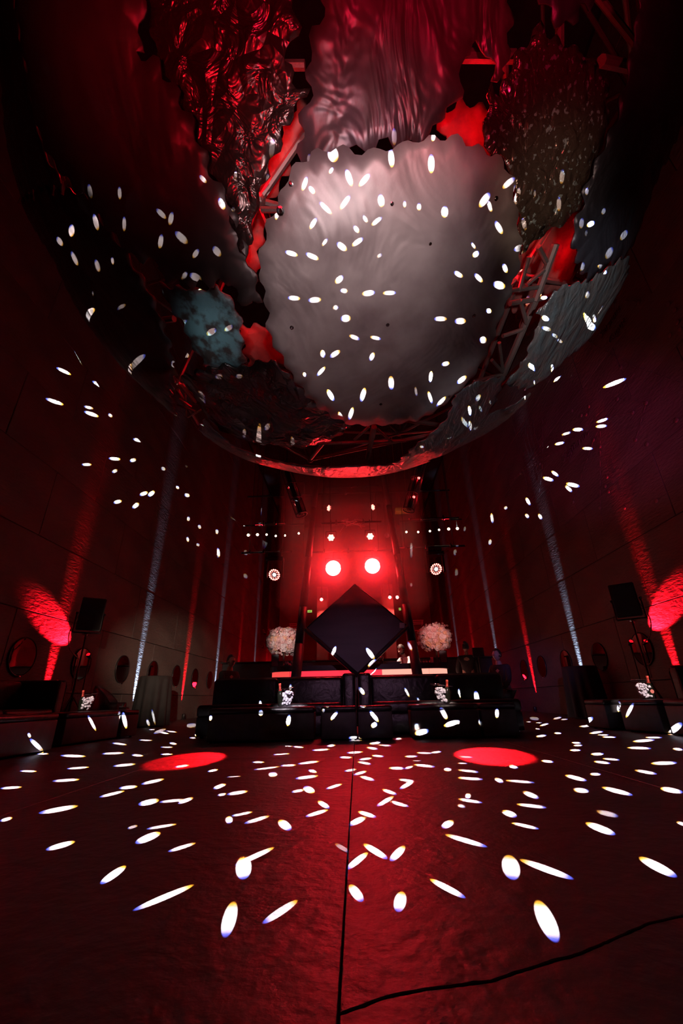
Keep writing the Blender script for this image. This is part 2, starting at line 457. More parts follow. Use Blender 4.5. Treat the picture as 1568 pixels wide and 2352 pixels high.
def sheet(name, poly, m, off=0.0, g=0.10, teeth=0.03, tf=9.0, a1=0.03, s1=1.0, a2=0.0, s2=5.0, label=None, seed=0, lift=None):
    P = [on_globe(*q, GR + off) for q in poly]
    c0 = sum((p.normalized() for p in P), Vector()).normalized()
    e1 = c0.orthogonal().normalized(); e2 = c0.cross(e1)

    def to2(p):
        d = p.normalized(); th = d.angle(c0); t = d - c0 * d.dot(c0)
        if t.length < 1e-7: return (0.0, 0.0)
        t.normalize(); return (th * t.dot(e1) * GR, th * t.dot(e2) * GR)

    def to3(u, v):
        r = math.hypot(u, v); th = r / GR
        if r < 1e-9: return c0.copy()
        return c0 * math.cos(th) + (e1 * (u / r) + e2 * (v / r)) * math.sin(th)
    Q = [Vector(to2(p)) for p in P]
    B = []; arc = 0.0
    for a, b in zip(Q, Q[1:] + Q[:1]):
        L_ = (b - a).length; n = max(1, int(L_ / 0.035)); d = (b - a) / max(L_, 1e-6); nn = Vector((-d.y, d.x))
        for k in range(n):
            t = k / n; p = a + (b - a) * t
            h = noise.noise(Vector((p.x * tf * 0.45, p.y * tf * 0.45, seed))) * 1.2 + noise.noise(Vector((p.x * tf * 1.3, p.y * tf * 1.3, seed + 5))) * 0.8
            sc_ = math.sin((arc + t * L_) * 2 * PI / 0.19 + 2.5 * noise.noise(Vector((p.x * 1.5, p.y * 1.5, seed + 9))))
            B.append(p + nn * (teeth * (h * 0.8 + 0.75 * (abs(sc_) ** 0.7 * (1 if sc_ > 0 else -1)))))
        arc += L_
    Bn = np.array([(p.x, p.y) for p in B])
    mn, mx = Bn.min(0), Bn.max(0)
    gx, gy = np.meshgrid(np.arange(mn[0], mx[0], g), np.arange(mn[1], mx[1], g))
    gp = np.stack([gx.ravel(), gy.ravel()], 1)
    rs = np.random.RandomState(seed + 1); gp += rs.uniform(-0.25, 0.25, gp.shape) * g
    gp = gp[inside(gp, Bn)]
    keep = np.array([np.min(((Bn - q) ** 2).sum(1)) > (0.4 * g) ** 2 for q in gp]) if len(gp) else np.zeros(0, bool)
    gp = gp[keep] if len(gp) else gp
    V2 = [Vector((float(q[0]), float(q[1]))) for q in Bn] + [Vector((float(q[0]), float(q[1]))) for q in gp]
    nb = len(Bn)
    r = delaunay_2d_cdt(V2, [(i, (i + 1) % nb) for i in range(nb)], [], 1, 1e-6)
    vv = []
    for q in r[0]:
        d = to3(q.x, q.y); s = d * GR
        h = off + a1 * noise.noise(s * s1 + Vector((seed, 0, 0)))
        if a2:
            h += a2 * (noise.ridged_multi_fractal(s * s2 * 0.35 + Vector((0, seed, 0)), 0.9, 2.1, 3, 1.0, 2.0) - 1.0) * 0.5
        if lift is not None:
            h += lift(q.x, q.y)
        vv.append(d * (GR + h))
    me = bpy.data.meshes.new(name)
    me.from_pydata(vv, [], [tuple(f) for f in r[2]])
    bm = bmesh.new(); bm.from_mesh(me)
    bmesh.ops.recalc_face_normals(bm, faces=bm.faces)
    if bm.faces and sum(f.normal.dot(f.calc_center_median()) for f in bm.faces) < 0:
        bmesh.ops.reverse_faces(bm, faces=bm.faces)
    bm.to_mesh(me); bm.free()
    o = obj(name, me, m, globe, smooth=True)
    md = o.modifiers.new('thickness', 'SOLIDIFY'); md.thickness = 0.014; md.offset = -1
    if label: o['label'] = label
    return o


pale = [(715, 352), (760, 338), (800, 345), (830, 348), (900, 335), (985, 318), (1035, 312), (1070, 330), (1110, 340), (1140, 352), (1163, 380), (1178, 410), (1184, 470), (1190, 540),
        (1192, 595), (1182, 640), (1166, 690), (1150, 735), (1132, 780), (1110, 830), (1075, 880), (1040, 915), (1000, 945), (955, 968), (900, 978), (840, 976), (795, 972), (745, 945), (700, 905),
        (665, 862), (640, 812), (625, 775), (612, 730), (610, 690), (603, 645), (592, 600), (603, 560), (612, 520), (630, 480), (650, 440), (665, 400)]
sheet('pale_sheet', pale, m_pale, 0.05, 0.11, 0.026, 7.0, 0.03, 0.7, label='pale smooth round sheet of metal in the middle of the globe', seed=3)
sheet('wavy_sheet', [(740, -160), (1180, -160), (1170, 60), (1165, 120), (1155, 185), (1128, 186), (1120, 120), (1098, 95), (1080, 122), (1062, 130), (1060, 170), (1050, 240), (1030, 255), (1010, 275), (998, 298),
                     (965, 338), (930, 330), (900, 345), (870, 338), (830, 352), (800, 345), (760, 400), (700, 430), (655, 450), (682, 380), (700, 300), (712, 200), (702, 130), (740, 60)],
      m_sheet_a, -0.02, 0.10, 0.035, 10.0, 0.07, 1.8, 0.05, 2.0, label='wavy reddish sheet above the pale sheet', seed=11)
sheet('dark_sheet', [(30, -200), (335, -200), (330, 0), (312, 130), (345, 135), (400, 215), (432, 285), (465, 350), (490, 410), (525, 470), (548, 540), (575, 610), (600, 690), (575, 705), (545, 690), (530, 655), (480, 650), (430, 655),
                     (370, 650), (358, 605), (305, 592), (280, 568), (238, 520), (205, 458), (160, 420), (110, 345), (80, 240), (55, 60)],
      m_sheet_b, 0.03, 0.14, 0.04, 6.0, 0.08, 0.8, 0.03, 1.2, label='large dark smooth sheet at the left of the globe', seed=21)
sheet('crumpled_sheet', [(338, -160), (680, -160), (676, 0), (690, 60), (655, 130), (668, 180), (708, 195), (690, 235), (645, 285), (632, 340), (612, 400), (590, 460), (584, 520), (562, 592), (545, 560), (528, 480), (495, 420), (450, 335), (425, 270), (350, 130), (338, 0)],
      m_foil, 0.0, 0.075, 0.03, 10.0, 0.05, 1.5, 0.13, 3.0, label='crumpled shiny foil sheet left of the middle', seed=31)
sheet('outer_sheet', [(150, 440), (205, 452), (235, 512), (285, 582), (330, 640), (365, 715), (388, 790), (402, 860), (400, 955), (330, 895), (250, 815), (195, 752), (155, 680), (120, 600), (85, 540), (50, 470), (90, 440)],
      m_sheet_b, 0.02, 0.13, 0.035, 7.0, 0.05, 1.0, label='dark outer sheet on the lower left flank', seed=41)
sheet('edge_sheet', [(-60, -120), (28, -120), (45, 40), (60, 150), (95, 330), (150, 430), (85, 440), (48, 470), (20, 330), (0, 160), (-30, 20)], m_sheet_b, 0.0, 0.14, 0.04, 6.0, 0.05, 1.0, label='dark red edge sheet at the far left', seed=45)
sheet('patina_sheet', [(366, 655), (410, 662), (450, 668), (500, 655), (540, 700), (556, 760), (562, 815), (560, 845), (520, 855), (470, 838), (440, 790), (412, 735), (385, 700)],
      m_patina, -0.10, 0.10, 0.035, 9.0, 0.04, 1.5, 0.03, 4.0, label='blue-green stained sheet low on the left', seed=51)
sheet('foil_sheet', [(408, 872), (450, 852), (500, 842), (560, 848), (620, 828), (650, 845), (700, 890), (760, 940), (808, 972), (790, 992), (740, 1012), (690, 1028), (620, 1020), (560, 1012), (520, 995), (480, 965), (452, 930), (425, 895)],
      m_foil, -0.04, 0.075, 0.03, 10.0, 0.05, 1.5, 0.10, 4.0, label='crumpled red foil sheet under the pale sheet', seed=61)
sheet('rim_sheet', [(470, 965), (540, 1028), (600, 1050), (650, 1062), (720, 1068), (800, 1071), (880, 1069), (930, 1062), (985, 1046), (985, 1062), (930, 1090), (880, 1100), (820, 1106), (740, 1100), (660, 1088), (590, 1068), (520, 1035), (455, 985)],
      m_grey, 0.03, 0.10, 0.02, 8.0, 0.03, 1.5, label='smooth red-lit rim sheet at the bottom of the globe', seed=71)
sheet('mottled_sheet', [(905, 1062), (955, 1022), (1000, 985), (1035, 950), (1042, 905), (1075, 884), (1120, 874), (1160, 866), (1152, 900), (1135, 935), (1120, 952), (1165, 935), (1215, 900), (1185, 950), (1140, 990), (1080, 1022), (1000, 1052), (940, 1066)],
      m_grey, 0.02, 0.085, 0.025, 9.0, 0.04, 1.5, 0.03, 3.0, label='mottled grey sheet at the lower right rim', seed=81)
sheet('silver_sheet', [(1283, 662), (1330, 648), (1368, 640), (1400, 615), (1436, 588), (1440, 612), (1428, 655), (1412, 700), (1395, 728), (1342, 785), (1275, 842), (1215, 892), (1162, 885), (1185, 860), (1205, 825), (1218, 788), (1240, 748), (1232, 722), (1258, 690)],
      m_grey, 0.03, 0.075, 0.03, 10.0, 0.04, 1.5, 0.10, 3.0, label='wrinkled silver-blue sheet on the right flank', seed=91)
sheet('speckled_sheet', [(1150, 220), (1200, 110), (1240, 60), (1290, 92), (1340, 110), (1376, 150), (1392, 240), (1396, 290), (1368, 370), (1348, 415), (1330, 470), (1300, 502), (1245, 535), (1200, 582), (1194, 555), (1186, 470), (1178, 410), (1160, 375), (1135, 345), (1108, 335), (1116, 260), (1125, 200)],
      m_foil_r, -0.01, 0.08, 0.03, 10.0, 0.05, 1.5, 0.07, 3.0, label='speckled crinkled sheet right of the pale sheet', seed=101)
sheet('night_sheet', [(1470, -160), (1800, -160), (1640, 120), (1560, 280), (1500, 420), (1455, 560), (1436, 586), (1400, 610), (1362, 640), (1325, 605), (1312, 545), (1335, 482), (1352, 412), (1375, 372), (1402, 300), (1440, 180), (1462, 60)],
      m_night, 0.03, 0.14, 0.04, 7.0, 0.07, 1.0, 0.03, 1.2, label='blue-black sheet at the upper right of the globe', seed=111)
sheet('top_sheet', [(1250, -160), (1400, -160), (1420, -20), (1345, 0), (1310, 60), (1270, 40), (1240, -20)], m_night, -0.05, 0.12, 0.04, 7.0, 0.05, 1.0, label='dark torn sheet at the very top right', seed=121)
# lining plates that show red through the gaps
for k, pl in enumerate(([(1000, 270), (1050, 235), (1130, 255), (1125, 350), (1040, 345), (1010, 320)], [(1180, 555), (1230, 520), (1320, 470), (1340, 560), (1315, 650), (1300, 700), (1210, 770), (1170, 700)],
                        [(545, 752), (650, 740), (660, 840), (570, 840)], [(545, 610), (575, 500), (595, 430), (630, 330), (690, 230), (720, 260), (670, 380), (620, 470), (600, 560), (590, 640)],
                        [(400, 890), (450, 920), (470, 980), (420, 960)], [(60, 380), (170, 420), (190, 470), (60, 460)])):
    sheet('lining_plate', pl, m_inner, -0.42, 0.09, 0.04, 10.0, 0.03, 2.0, 0.04, 4.0, seed=131 + k)
# red lamps inside the globe light that lining through the gaps
for (x, y, r, e) in ((1035, 228, 3.78, 5), (1130, 300, 3.78, 4), (1235, 515, 3.78, 5), (1345, 590, 3.78, 4), (1160, 650, 3.78, 4), (650, 780, 3.78, 4), (545, 780, 3.76, 2), (560, 520, 3.80, 5), (590, 400, 3.80, 4),
                     (625, 300, 3.80, 4), (540, 600, 3.80, 3), (190, 390, 3.80, 2.5), (90, 200, 3.8, 2.5), (445, 900, 3.78, 2.5), (820, 955, 3.80, 2.5), (920, 955, 3.80, 2.5), (20, 120, 3.85, 2.5)):
    point('globe_inner_light', GC + on_globe(x, y, r), e, RED, 0.04)
# geodesic frame: every strut is a piece of its own
bmu = NB(); tube(bmu, (0, 0, -0.5), (0, 0, 0.5), 1.0, 1.0, 8)
strut_me = bpy.data.meshes.new('strut'); bmu.to_mesh(strut_me); bmu.free(); strut_me.materials.append(m_strut)


def strut(a, b, r):
    o = bpy.data.objects.new('strut', strut_me); COL.objects.link(o); o.parent = globe
    d = b - a; o.location = (a + b) / 2; o.rotation_euler = d.to_track_quat('Z', 'Y').to_euler(); o.scale = (r, r, d.length)


bmi = NB(); bmesh.ops.create_icosphere(bmi, subdivisions=2, radius=GR - 0.22)
for e in bmi.edges:
    a, b = e.verts[0].co, e.verts[1].co
    if max(a.z, b.z) < 2.6: strut(a.copy(), b.copy(), 0.028)
hub_me = None
for v in bmi.verts:
    if v.co.z < 2.6:
        if hub_me is None:
            b2 = NB(); ball(b2, (0, 0, 0), 0.055, 2); hub_me = bpy.data.meshes.new('hub'); b2.to_mesh(hub_me); b2.free(); hub_me.materials.append(m_strut)
        o = bpy.data.objects.new('hub', hub_me); COL.objects.link(o); o.parent = globe; o.location = v.co
bmi.free()
for (x1, y1, x2, y2, r) in ((1276, 560, 1229, 690, .035), (1229, 690, 1156, 860, .035), (1236, 567, 1254, 602, .022), (1214, 590, 1191, 670, .02), (1171, 697, 1264, 682, .024), (1249, 620, 1209, 655, .02),
                            (1194, 690, 1209, 745, .02), (1169, 668, 1234, 660, .02), (1154, 772, 1199, 757, .02), (1156, 860, 1089, 877, .024), (1154, 855, 1129, 827, .018), (1146, 787, 1154, 850, .018),
                            (784, 1017, 929, 1012, .022), (859, 980, 844, 1052, .035), (847, 980, 814, 1010, .016), (866, 985, 900, 1015, .016), (700, 1020, 784, 1017, .02), (930, 1012, 985, 1000, .02),
                            (408, 895, 455, 975, .018), (408, 930, 450, 945, .014), (412, 915, 440, 935, .014), (425, 905, 425, 960, .012), (430, 960, 465, 940, .012), (600, 482, 640, 482, .022), (375, 735, 400, 732, .03),
                            (650, 150, 700, 150, .03), (1062, 128, 1180, 130, .04), (1380, 140, 1450, 155, .04), (100, 230, 130, 330, .03), (85, 80, 105, 260, .025), (1285, 20, 1285, 110, .03)):
    strut(on_globe(x1, y1, GR - 0.12), on_globe(x2, y2, GR - 0.12), r)
# bolts on the pale sheet
bm = NB(); lathe(bm, [(0.018, 0), (0.018, 0.004), (0.010, 0.005), (0.010, 0.014), (0.008, 0.016)], 10, None, True, True)
bolt0 = None
for (x, y, s) in ((644, 484, 1.6), (668, 422, .9), (900, 468, .7), (670, 752, .9), (890, 746, .8), (703, 930, .7), (874, 928, .8), (1088, 725, .9), (1139, 456, .9), (1031, 910, .7), (988, 560, .6), (760, 1000, .6)):
    p = on_globe(x, y, GR + 0.062)
    if bolt0 is None:
        bolt0 = obj('bolt', bm, m_chrome, globe); o = bolt0
    else:
        o = bolt0.copy(); COL.objects.link(o)
    o.location = p; o.rotation_euler = p.to_track_quat('Z', 'Y').to_euler(); o.scale = (s, s, s)
# suspension cables up to the ceiling
for k in range(4):
    a = 2 * PI * k / 4 + 0.6
    bm = NB(); tube(bm, (1.5 * math.cos(a), 1.5 * math.sin(a), 2.9), (2.2 * math.cos(a), 2.2 * math.sin(a), 13.89 - GC.z), 0.012, 0.012, 6)
    obj('suspension_cable', bm, m_pipe, globe)

# ================================================================ SEATING
def ottoman(p0, p1, depth, h, label, group='black seating blocks round the dance floor'):
    p0, p1 = Vector((*p0, 0)), Vector((*p1, 0)); d = p1 - p0; L_ = d.length
    t = thing('ottoman', label, 'ottoman', p0, math.atan2(d.y, d.x), group)
    bm = NB(); box(bm, (L_ / 2, depth / 2, 0.02 + (h - 0.09) / 2), (L_ - 0.012, depth, h - 0.09), bevel=0.015, seg=2); obj('body', bm, m_velvet, t, True)
    bm = NB(); box(bm, (L_ / 2, depth / 2 + 0.004, h - 0.035), (L_ - 0.004, depth + 0.016, 0.07), bevel=0.03, seg=3); obj('top_cushion', bm, m_leather, t, True)
    for fx in (0.06, L_ - 0.06):
        for fy in (0.06, depth - 0.06):
            bm = NB(); tube(bm, (fx, fy, 0), (fx, fy, 0.022), 0.025, 0.02, 8); obj('foot', bm, m_black, t)
    return t


ottoman((-1.98, 6.08), (-0.57, 6.16), 0.6, 0.41, 'long black block seat with an ice bucket, left of the middle blocks')
ottoman((-0.49, 6.13), (-0.012, 6.13), 0.6, 0.41, 'left half of the pair of black cubes in front of the sofas')
ottoman((-0.005, 6.13), (0.46, 6.13), 0.6, 0.41, 'right half of the pair of black cubes in front of the sofas')
ottoman((0.69, 6.15), (1.585, 6.10), 0.6, 0.41, 'black block seat with an ice bucket, right of the middle cubes')
ottoman((1.60, 6.10), (2.06, 6.07), 0.6, 0.41, 'short black block at the right end of the middle row')
ottoman((-3.60, 3.75), (-3.60, 5.50), 0.75, 0.41, 'black block seat at the left edge, nearest the camera')
ottoman((-3.84, 6.02), (-3.72, 7.18), 0.75, 0.40, 'black block on the left carrying an ice bucket')
ottoman((-3.70, 7.22), (-3.60, 7.55), 0.75, 0.40, 'small black block on the left behind the ice bucket')
ottoman((3.62, 7.48), (3.68, 7.0), 0.75, 0.41, 'small black block on the right, farther from the camera')
ottoman((3.74, 6.74), (3.90, 6.14), 0.75, 0.41, 'black block on the right carrying an ice bucket')
ottoman((3.92, 6.05), (4.02, 4.7), 0.62, 0.41, 'black block seat at the right edge, nearest the camera')


def sofa(loc, rz, w, depth, label, arms=(True, True), nseat=2, hb=0.86, group='black leather sofas'):
    t = thing('sofa', label, 'sofa', loc, rz, group)
    aw = 0.2
    x0 = -w / 2 + (aw if arms[0] else 0); x1 = w / 2 - (aw if arms[1] else 0)
    bm = NB(); box(bm, (0, depth / 2, 0.16), (w - 0.02, depth - 0.04, 0.26), bevel=0.02, seg=2); obj('base', bm, m_leather, t, True)
    cw = (x1 - x0) / nseat
    for k in range(nseat):
        c = x0 + cw * (k + 0.5)
        bm = NB(); box(bm, (c, (depth - 0.25) / 2, 0.365), (cw - 0.012, depth - 0.25, 0.17), bevel=0.05, seg=4); obj('seat_cushion', bm, m_leather, t, True)
        bm = NB(); box(bm, (c, depth - 0.17, hb / 2 + 0.16), (cw - 0.012, 0.2, hb - 0.36), bevel=0.06, seg=4); obj('back_cushion', bm, m_leather, t, True)
    bm = NB(); box(bm, (0, depth - 0.05, hb / 2 + 0.01), (w, 0.1, hb - 0.02), bevel=0.03, seg=3); obj('backrest', bm, m_leather, t, True)
    for s, on in ((-1, arms[0]), (1, arms[1])):
        if not on: continue
        bm = NB(); box(bm, (s * (w / 2 - aw / 2), depth / 2 - 0.02, 0.03 + hb / 2 - 0.01), (aw, depth - 0.06, hb - 0.04), bevel=0.05, seg=4); a = obj('armrest', bm, m_leather, t, True)
        # piping along the front edge of the arm
        bm = NB(); xe = s * (w / 2 - aw / 2)
        pts = []
        for (u, v) in ((-aw / 2 + .012, 0.08), (-aw / 2 + .012, hb - 0.09), (-aw / 2 + .05, hb - 0.03), (aw / 2 - .05, hb - 0.03), (aw / 2 - .012, hb - 0.09), (aw / 2 - .012, 0.08)):
            pts.append((xe + u, 0.016, v))
        path(bm, pts, 0.008, 6); obj('piping', bm, m_leather, a, True)
    for sx in (-1, 1):
        for yy in (0.08, depth - 0.08):
            bm = NB(); tube(bm, (sx * (w / 2 - .1), yy, 0), (sx * (w / 2 - .1), yy, 0.04), 0.03, 0.03, 8); obj('foot', bm, m_black, t)
    return t


sofa((-1.22, 6.85, 0), 0, 2.40, 0.95, 'black leather sofa behind the left ice bucket of the middle row', (False, True))
sofa((1.22, 6.85, 0), 0, 2.40, 0.95, 'black leather sofa behind the right ice bucket of the middle row', (True, False))
sofa((-4.62, 5.45, 0), PI / 2, 3.3, 0.85, 'black sofa along the left wall under the red lit patch', (True, True), 3)
sofa((4.72, 5.55, 0), -PI / 2, 2.8, 0.85, 'black sofa along the right wall beside the ice bucket', (True, True), 3)


def tub_chair(loc, rz, label):
    t = thing('tub_chair', label, 'armchair', loc, rz, 'black tub chairs')
    bm = NB()
    N = 28; rings = []
    for k in range(N + 1):
        a = PI * (-0.15 + 1.3 * k / N); ca, sa = math.cos(a), math.sin(a)
        h = 0.52 + 0.30 * max(0.0, math.sin(a)) ** 0.7
        rings.append([bm.verts.new((r * ca, r * sa * 0.95, z)) for r, z in ((0.40, 0.05), (0.41, h - .05), (0.385, h), (0.33, h), (0.30, h - .05), (0.29, 0.35))])
    for a, b in zip(rings[:-1], rings[1:]):
        for k in range(5): bm.faces.new((a[k], b[k], b[k + 1], a[k + 1]))
    for r in (rings[0], rings[-1]): bm.faces.new(r)
    obj('shell', bm, m_leather, t, True)
    bm = NB(); lathe(bm, [(0.30, 0.05), (0.32, 0.12), (0.32, 0.38), (0.28, 0.43), (0.1, 0.45)], 24, None, True, True); obj('seat', bm, m_leather, t, True)
    for k in range(4):
        a = PI / 4 + k * PI / 2
        bm = NB(); tube(bm, (0.28 * math.cos(a), 0.28 * math.sin(a), 0), (0.26 * math.cos(a), 0.26 * math.sin(a), 0.06), 0.015, 0.02, 8); obj('leg', bm, m_black, t)


tub_chair((-4.72, 8.75, 0), PI / 2 + 0.3, 'black tub chair between the left ice bucket and the draped table')


def draped_table(loc, label, r=0.36, h=1.07):
    t = thing('cocktail_table', label, 'table', loc, 0, 'draped cocktail tables')
    bm = NB(); lathe(bm, [(0.05, 0), (r - .06, 0.0), (r - .05, 0.02), (0.04, 0.05), (0.035, h - 0.05), (r - .02, h - 0.035), (r - .02, h - 0.008), (0.02, h - 0.008)], 24); obj('pedestal', bm, m_black, t, True)
    bm = NB(); N = 72
    prof = [(0.05, h, 0), (r * 0.96, h, 0), (r, h - 0.012, 0), (r * 1.01, h - 0.10, 0.012), (r * 1.04, h * 0.6, 0.03), (r * 1.07, h * 0.3, 0.045), (r * 1.10, 0.03, 0.06)]
    rings = []
    for (rr, z, am) in prof:
        rings.append([])
        for k in range(N):
            a = 2 * PI * k / N; q = rr + am * math.sin(a * 11 + 0.6 * math.sin(a * 3))
            rings[-1].append(bm.verts.new((q * math.cos(a), q * math.sin(a), z)))
    for A, B in zip(rings[:-1], rings[1:]):
        for k in range(N): bm.faces.new((A[k], A[(k + 1) % N], B[(k + 1) % N], B[k]))
    bm.faces.new(rings[0])
    obj('cloth', bm, m_cloth, t, True)


draped_table((-4.74, 10.5, 0), 'tall round table under a black cloth by the left wall')
draped_table((5.10, 10.4, 0), 'tall round table under a black cloth by the right wall')

# ---------------------------------------------------------------- ice buckets, ice, bottles
m_acryl = thin_glass('clear_acrylic')
m_ice = mat('ice', (0.80, 0.78, 0.80), 0.25, 0, (0.62, 0.60, 0.66), 30, bump=0.3, bscale=50)
m_bottle = mat('dark_bottle_glass', (0.010, 0.012, 0.008), 0.08, 0, (0.016, 0.018, 0.010), 6, spec=0.8)
m_foilred = mat('red_neck_foil', (0.42, 0.04, 0.03), 0.35, 0.4, (0.55, 0.08, 0.05), 30, bump=0.2, bscale=60)
m_blabel = mat('bottle_label', (0.70, 0.22, 0.16), 0.6, 0, (0.60, 0.16, 0.12), 20)


def bucket(loc, flip, lab, disc=False):
    s = -1 if flip else 1
    t = thing('ice_bucket', 'clear ice bucket ' + lab, 'ice bucket', loc, 0, 'ice buckets on the black blocks')
    N = 40; bm = NB(); rings = []
    for j, f in enumerate((0.0, 0.02, 0.25, 0.5, 0.75, 1.0)):
        ring = []
        for k in range(N):
            a = 2 * PI * k / N; ca, sa = math.cos(a), math.sin(a)
            top = 0.232 + s * 0.022 * ca + 0.006 * math.sin(2 * a)
            w = 0.085 + (0.150 - 0.085) * f ** 0.8
            ring.append(bm.verts.new((w * ca, w * 0.78 * sa, 0.004 + (top - 0.002) * f)))
        rings.append(ring)
    for A, B in zip(rings[:-1], rings[1:]):
        for k in range(N): bm.faces.new((A[k], A[(k + 1) % N], B[(k + 1) % N], B[k]))
    bm.faces.new(rings[0][::-1])
    obj('wall', bm, m_acryl, t, True)
    bm = NB(); pts = [(0.150 * math.cos(a), 0.117 * math.sin(a), 0.232 + s * 0.022 * math.cos(a) + 0.006 * math.sin(2 * a)) for a in [2 * PI * k / N for k in range(N + 1)]]
    path(bm, pts, 0.0028, 6); obj('rim', bm, m_chrome, t, True)
    bm = NB(); lathe(bm, [(0.07, 0), (0.086, 0.0), (0.086, 0.010), (0.02, 0.010)], 24, Matrix.Diagonal((1, 0.78, 1, 1)), True, True); obj('base', bm, m_acryl, t, True)
    # ice: loose cubes heaped on the high side
    bm = NB(); rr = random.Random(int(loc[0] * 100))
    made = 0
    while made < 95:
        x, y, z = rr.uniform(-0.135, 0.135), rr.uniform(-0.10, 0.10), rr.uniform(0.028, 0.195)
        w = 0.082 + 0.065 * (z / 0.23) - 0.026
        if (x / w) ** 2 + (y / (w * 0.76)) ** 2 > 1: continue
        if s * x < -0.03 - 0.00 and z > 0.05: continue
        if z > 0.15 + 0.05 * math.cos((x - s * 0.04) * 18): continue
        rot = Matrix.Rotation(rr.uniform(0, PI), 3, 'X') @ Matrix.Rotation(rr.uniform(0, PI), 3, 'Z')
        q = rr.uniform(0.028, 0.038); box(bm, (x, y, z), (q, q, q * 0.85), rot=rot, bevel=0.007); made += 1
    io = obj('ice_cubes', bm, m_ice, None, True, loc); io['kind'] = 'stuff'; tag(io, 'heap of ice cubes in the bucket ' + lab, 'ice')
    # bottle leaning on the low side
    b = thing('champagne_bottle', 'dark champagne bottle in the bucket ' + lab, 'bottle', (loc[0] - s * 0.055, loc[1], loc[2] + 0.013), 0, 'bottles in the ice buckets')
    b.rotation_euler = (0, -s * 0.10, 0)
    bm = NB(); lathe(bm, [(0.036, 0), (0.042, 0.006), (0.042, 0.135), (0.036, 0.165), (0.022, 0.195), (0.0165, 0.215), (0.0155, 0.22)], 24, None, True, True); obj('body', bm, m_bottle, b, True)
    bm = NB(); lathe(bm, [(0.0235, 0.192), (0.0172, 0.215), (0.0155, 0.255), (0.0185, 0.262), (0.0185, 0.285), (0.012, 0.29)], 20, None, True, True); obj('neck_foil', bm, m_foilred, b, True)
    if disc:
        bm = NB(); lathe(bm, [(0.026, 0.0425), (0.026, 0.044), (0.02, 0.0446)], 24, Matrix.Translation((0, 0, 0.085)) @ Matrix.Rotation(PI / 2, 4, 'X'), True, True); l = obj('label', bm, m_blabel, b); l['label'] = 'round coral bottle label'
    else:
        bm = NB(); ring = []
        for k in range(13):
            a = PI * 1.5 + (k / 12 - 0.5) * 1.6
            ring.append((bm.verts.new((0.0428 * math.cos(a), 0.0428 * math.sin(a), 0.05)), bm.verts.new((0.0428 * math.cos(a), 0.0428 * math.sin(a), 0.11))))
        for A, B in zip(ring[:-1], ring[1:]): bm.faces.new((A[0], B[0], B[1], A[1]))
        obj('label', bm, m_blabel if disc else m_bottle, b, True)


bucket((-0.99, 6.28, 0.411), False, 'on the long block left of the middle')
bucket((1.17, 6.30, 0.411), True, 'on the block right of the middle')
bucket((-4.24, 7.05, 0.401), False, 'at the left under the wall mirrors')
bucket((4.03, 6.50, 0.411), True, 'at the right beside the sofa', True)
for (x, y, e, c) in ((-0.99, 6.28, 11, (1.0, 0.84, 0.95)), (1.17, 6.30, 7, (1.0, 0.76, 0.66)), (-4.24, 7.05, 6, (1.0, 0.74, 0.62)), (4.03, 6.50, 8, (1.0, 0.76, 0.68))):
    spot('bucket_fill', (x * 0.9, y - 3.6, 2.7), (x, y, 0.56), e * 170, c, 7.5, 0.6, 0.03)  # unseen spot added to brighten the ice in each bucket

# ---------------------------------------------------------------- mirrors on the walls
def mirror_kit():
    t = thing('wall_mirror', 'x', 'mirror', (0, 0, 0), 0, 'round mirrors in a row on the side walls')
    mt = Matrix.Rotation(PI / 2, 4, 'Y')
    bm = NB(); lathe(bm, [(0.300, 0.0), (0.312, 0.0), (0.312, 0.026), (0.300, 0.030), (0.296, 0.022)], 40, mt); obj('frame', bm, m_black, t, True)
    bm = NB(); lathe(bm, [(0.305, 0.004), (0.298, 0.016), (0.29, 0.018), (0.15, 0.0185)], 40, mt, True, True); obj('glass', bm, m_mirror, t, False)
    bm = NB(); box(bm, (0.03, 0, -0.315), (0.06, 0.05, 0.02), bevel=0.005); obj('clip', bm, m_chrome, t)
    return t


mk = mirror_kit(); first = True
for side, ys, z in ((-1, [7.21, 8.85, 10.48, 12.10, 13.74, 15.37, 16.95, 18.6], 1.25), (1, [8.74, 10.32, 12.0, 13.6, 15.05, 16.8], 1.27)):
    for k, y in enumerate(ys):
        lab = '%s round mirror from the near end of the %s wall' % (ORD[k], 'left' if side < 0 else 'right')
        if first:
            mk.location = (-W + 0.001, y, z); mk['label'] = lab; first = False
        else:
            copy_tree(mk, None, (side * (W - 0.001), y, z), 0 if side < 0 else PI, lab)

# ---------------------------------------------------------------- wall up-lights
def uplight_kit():
    t = thing('wall_uplight', 'x', 'floor light', (0, 0, 0), 0, 'floor lights washing the side walls')
    bm = NB(); box(bm, (0, 0, 0.012), (0.12, 0.14, 0.024), bevel=0.004); obj('base_plate', bm, m_black, t)
    bm = NB(); lathe(bm, [(0.05, 0.035), (0.055, 0.04), (0.055, 0.15), (0.05, 0.16), (0.045, 0.15)], 20, None, True); obj('can', bm, m_black, t, True)
    for s in (-1, 1):
        bm = NB(); box(bm, (0, s * 0.062, 0.06), (0.02, 0.006, 0.08)); obj('bracket', bm, m_black, t)
    return t


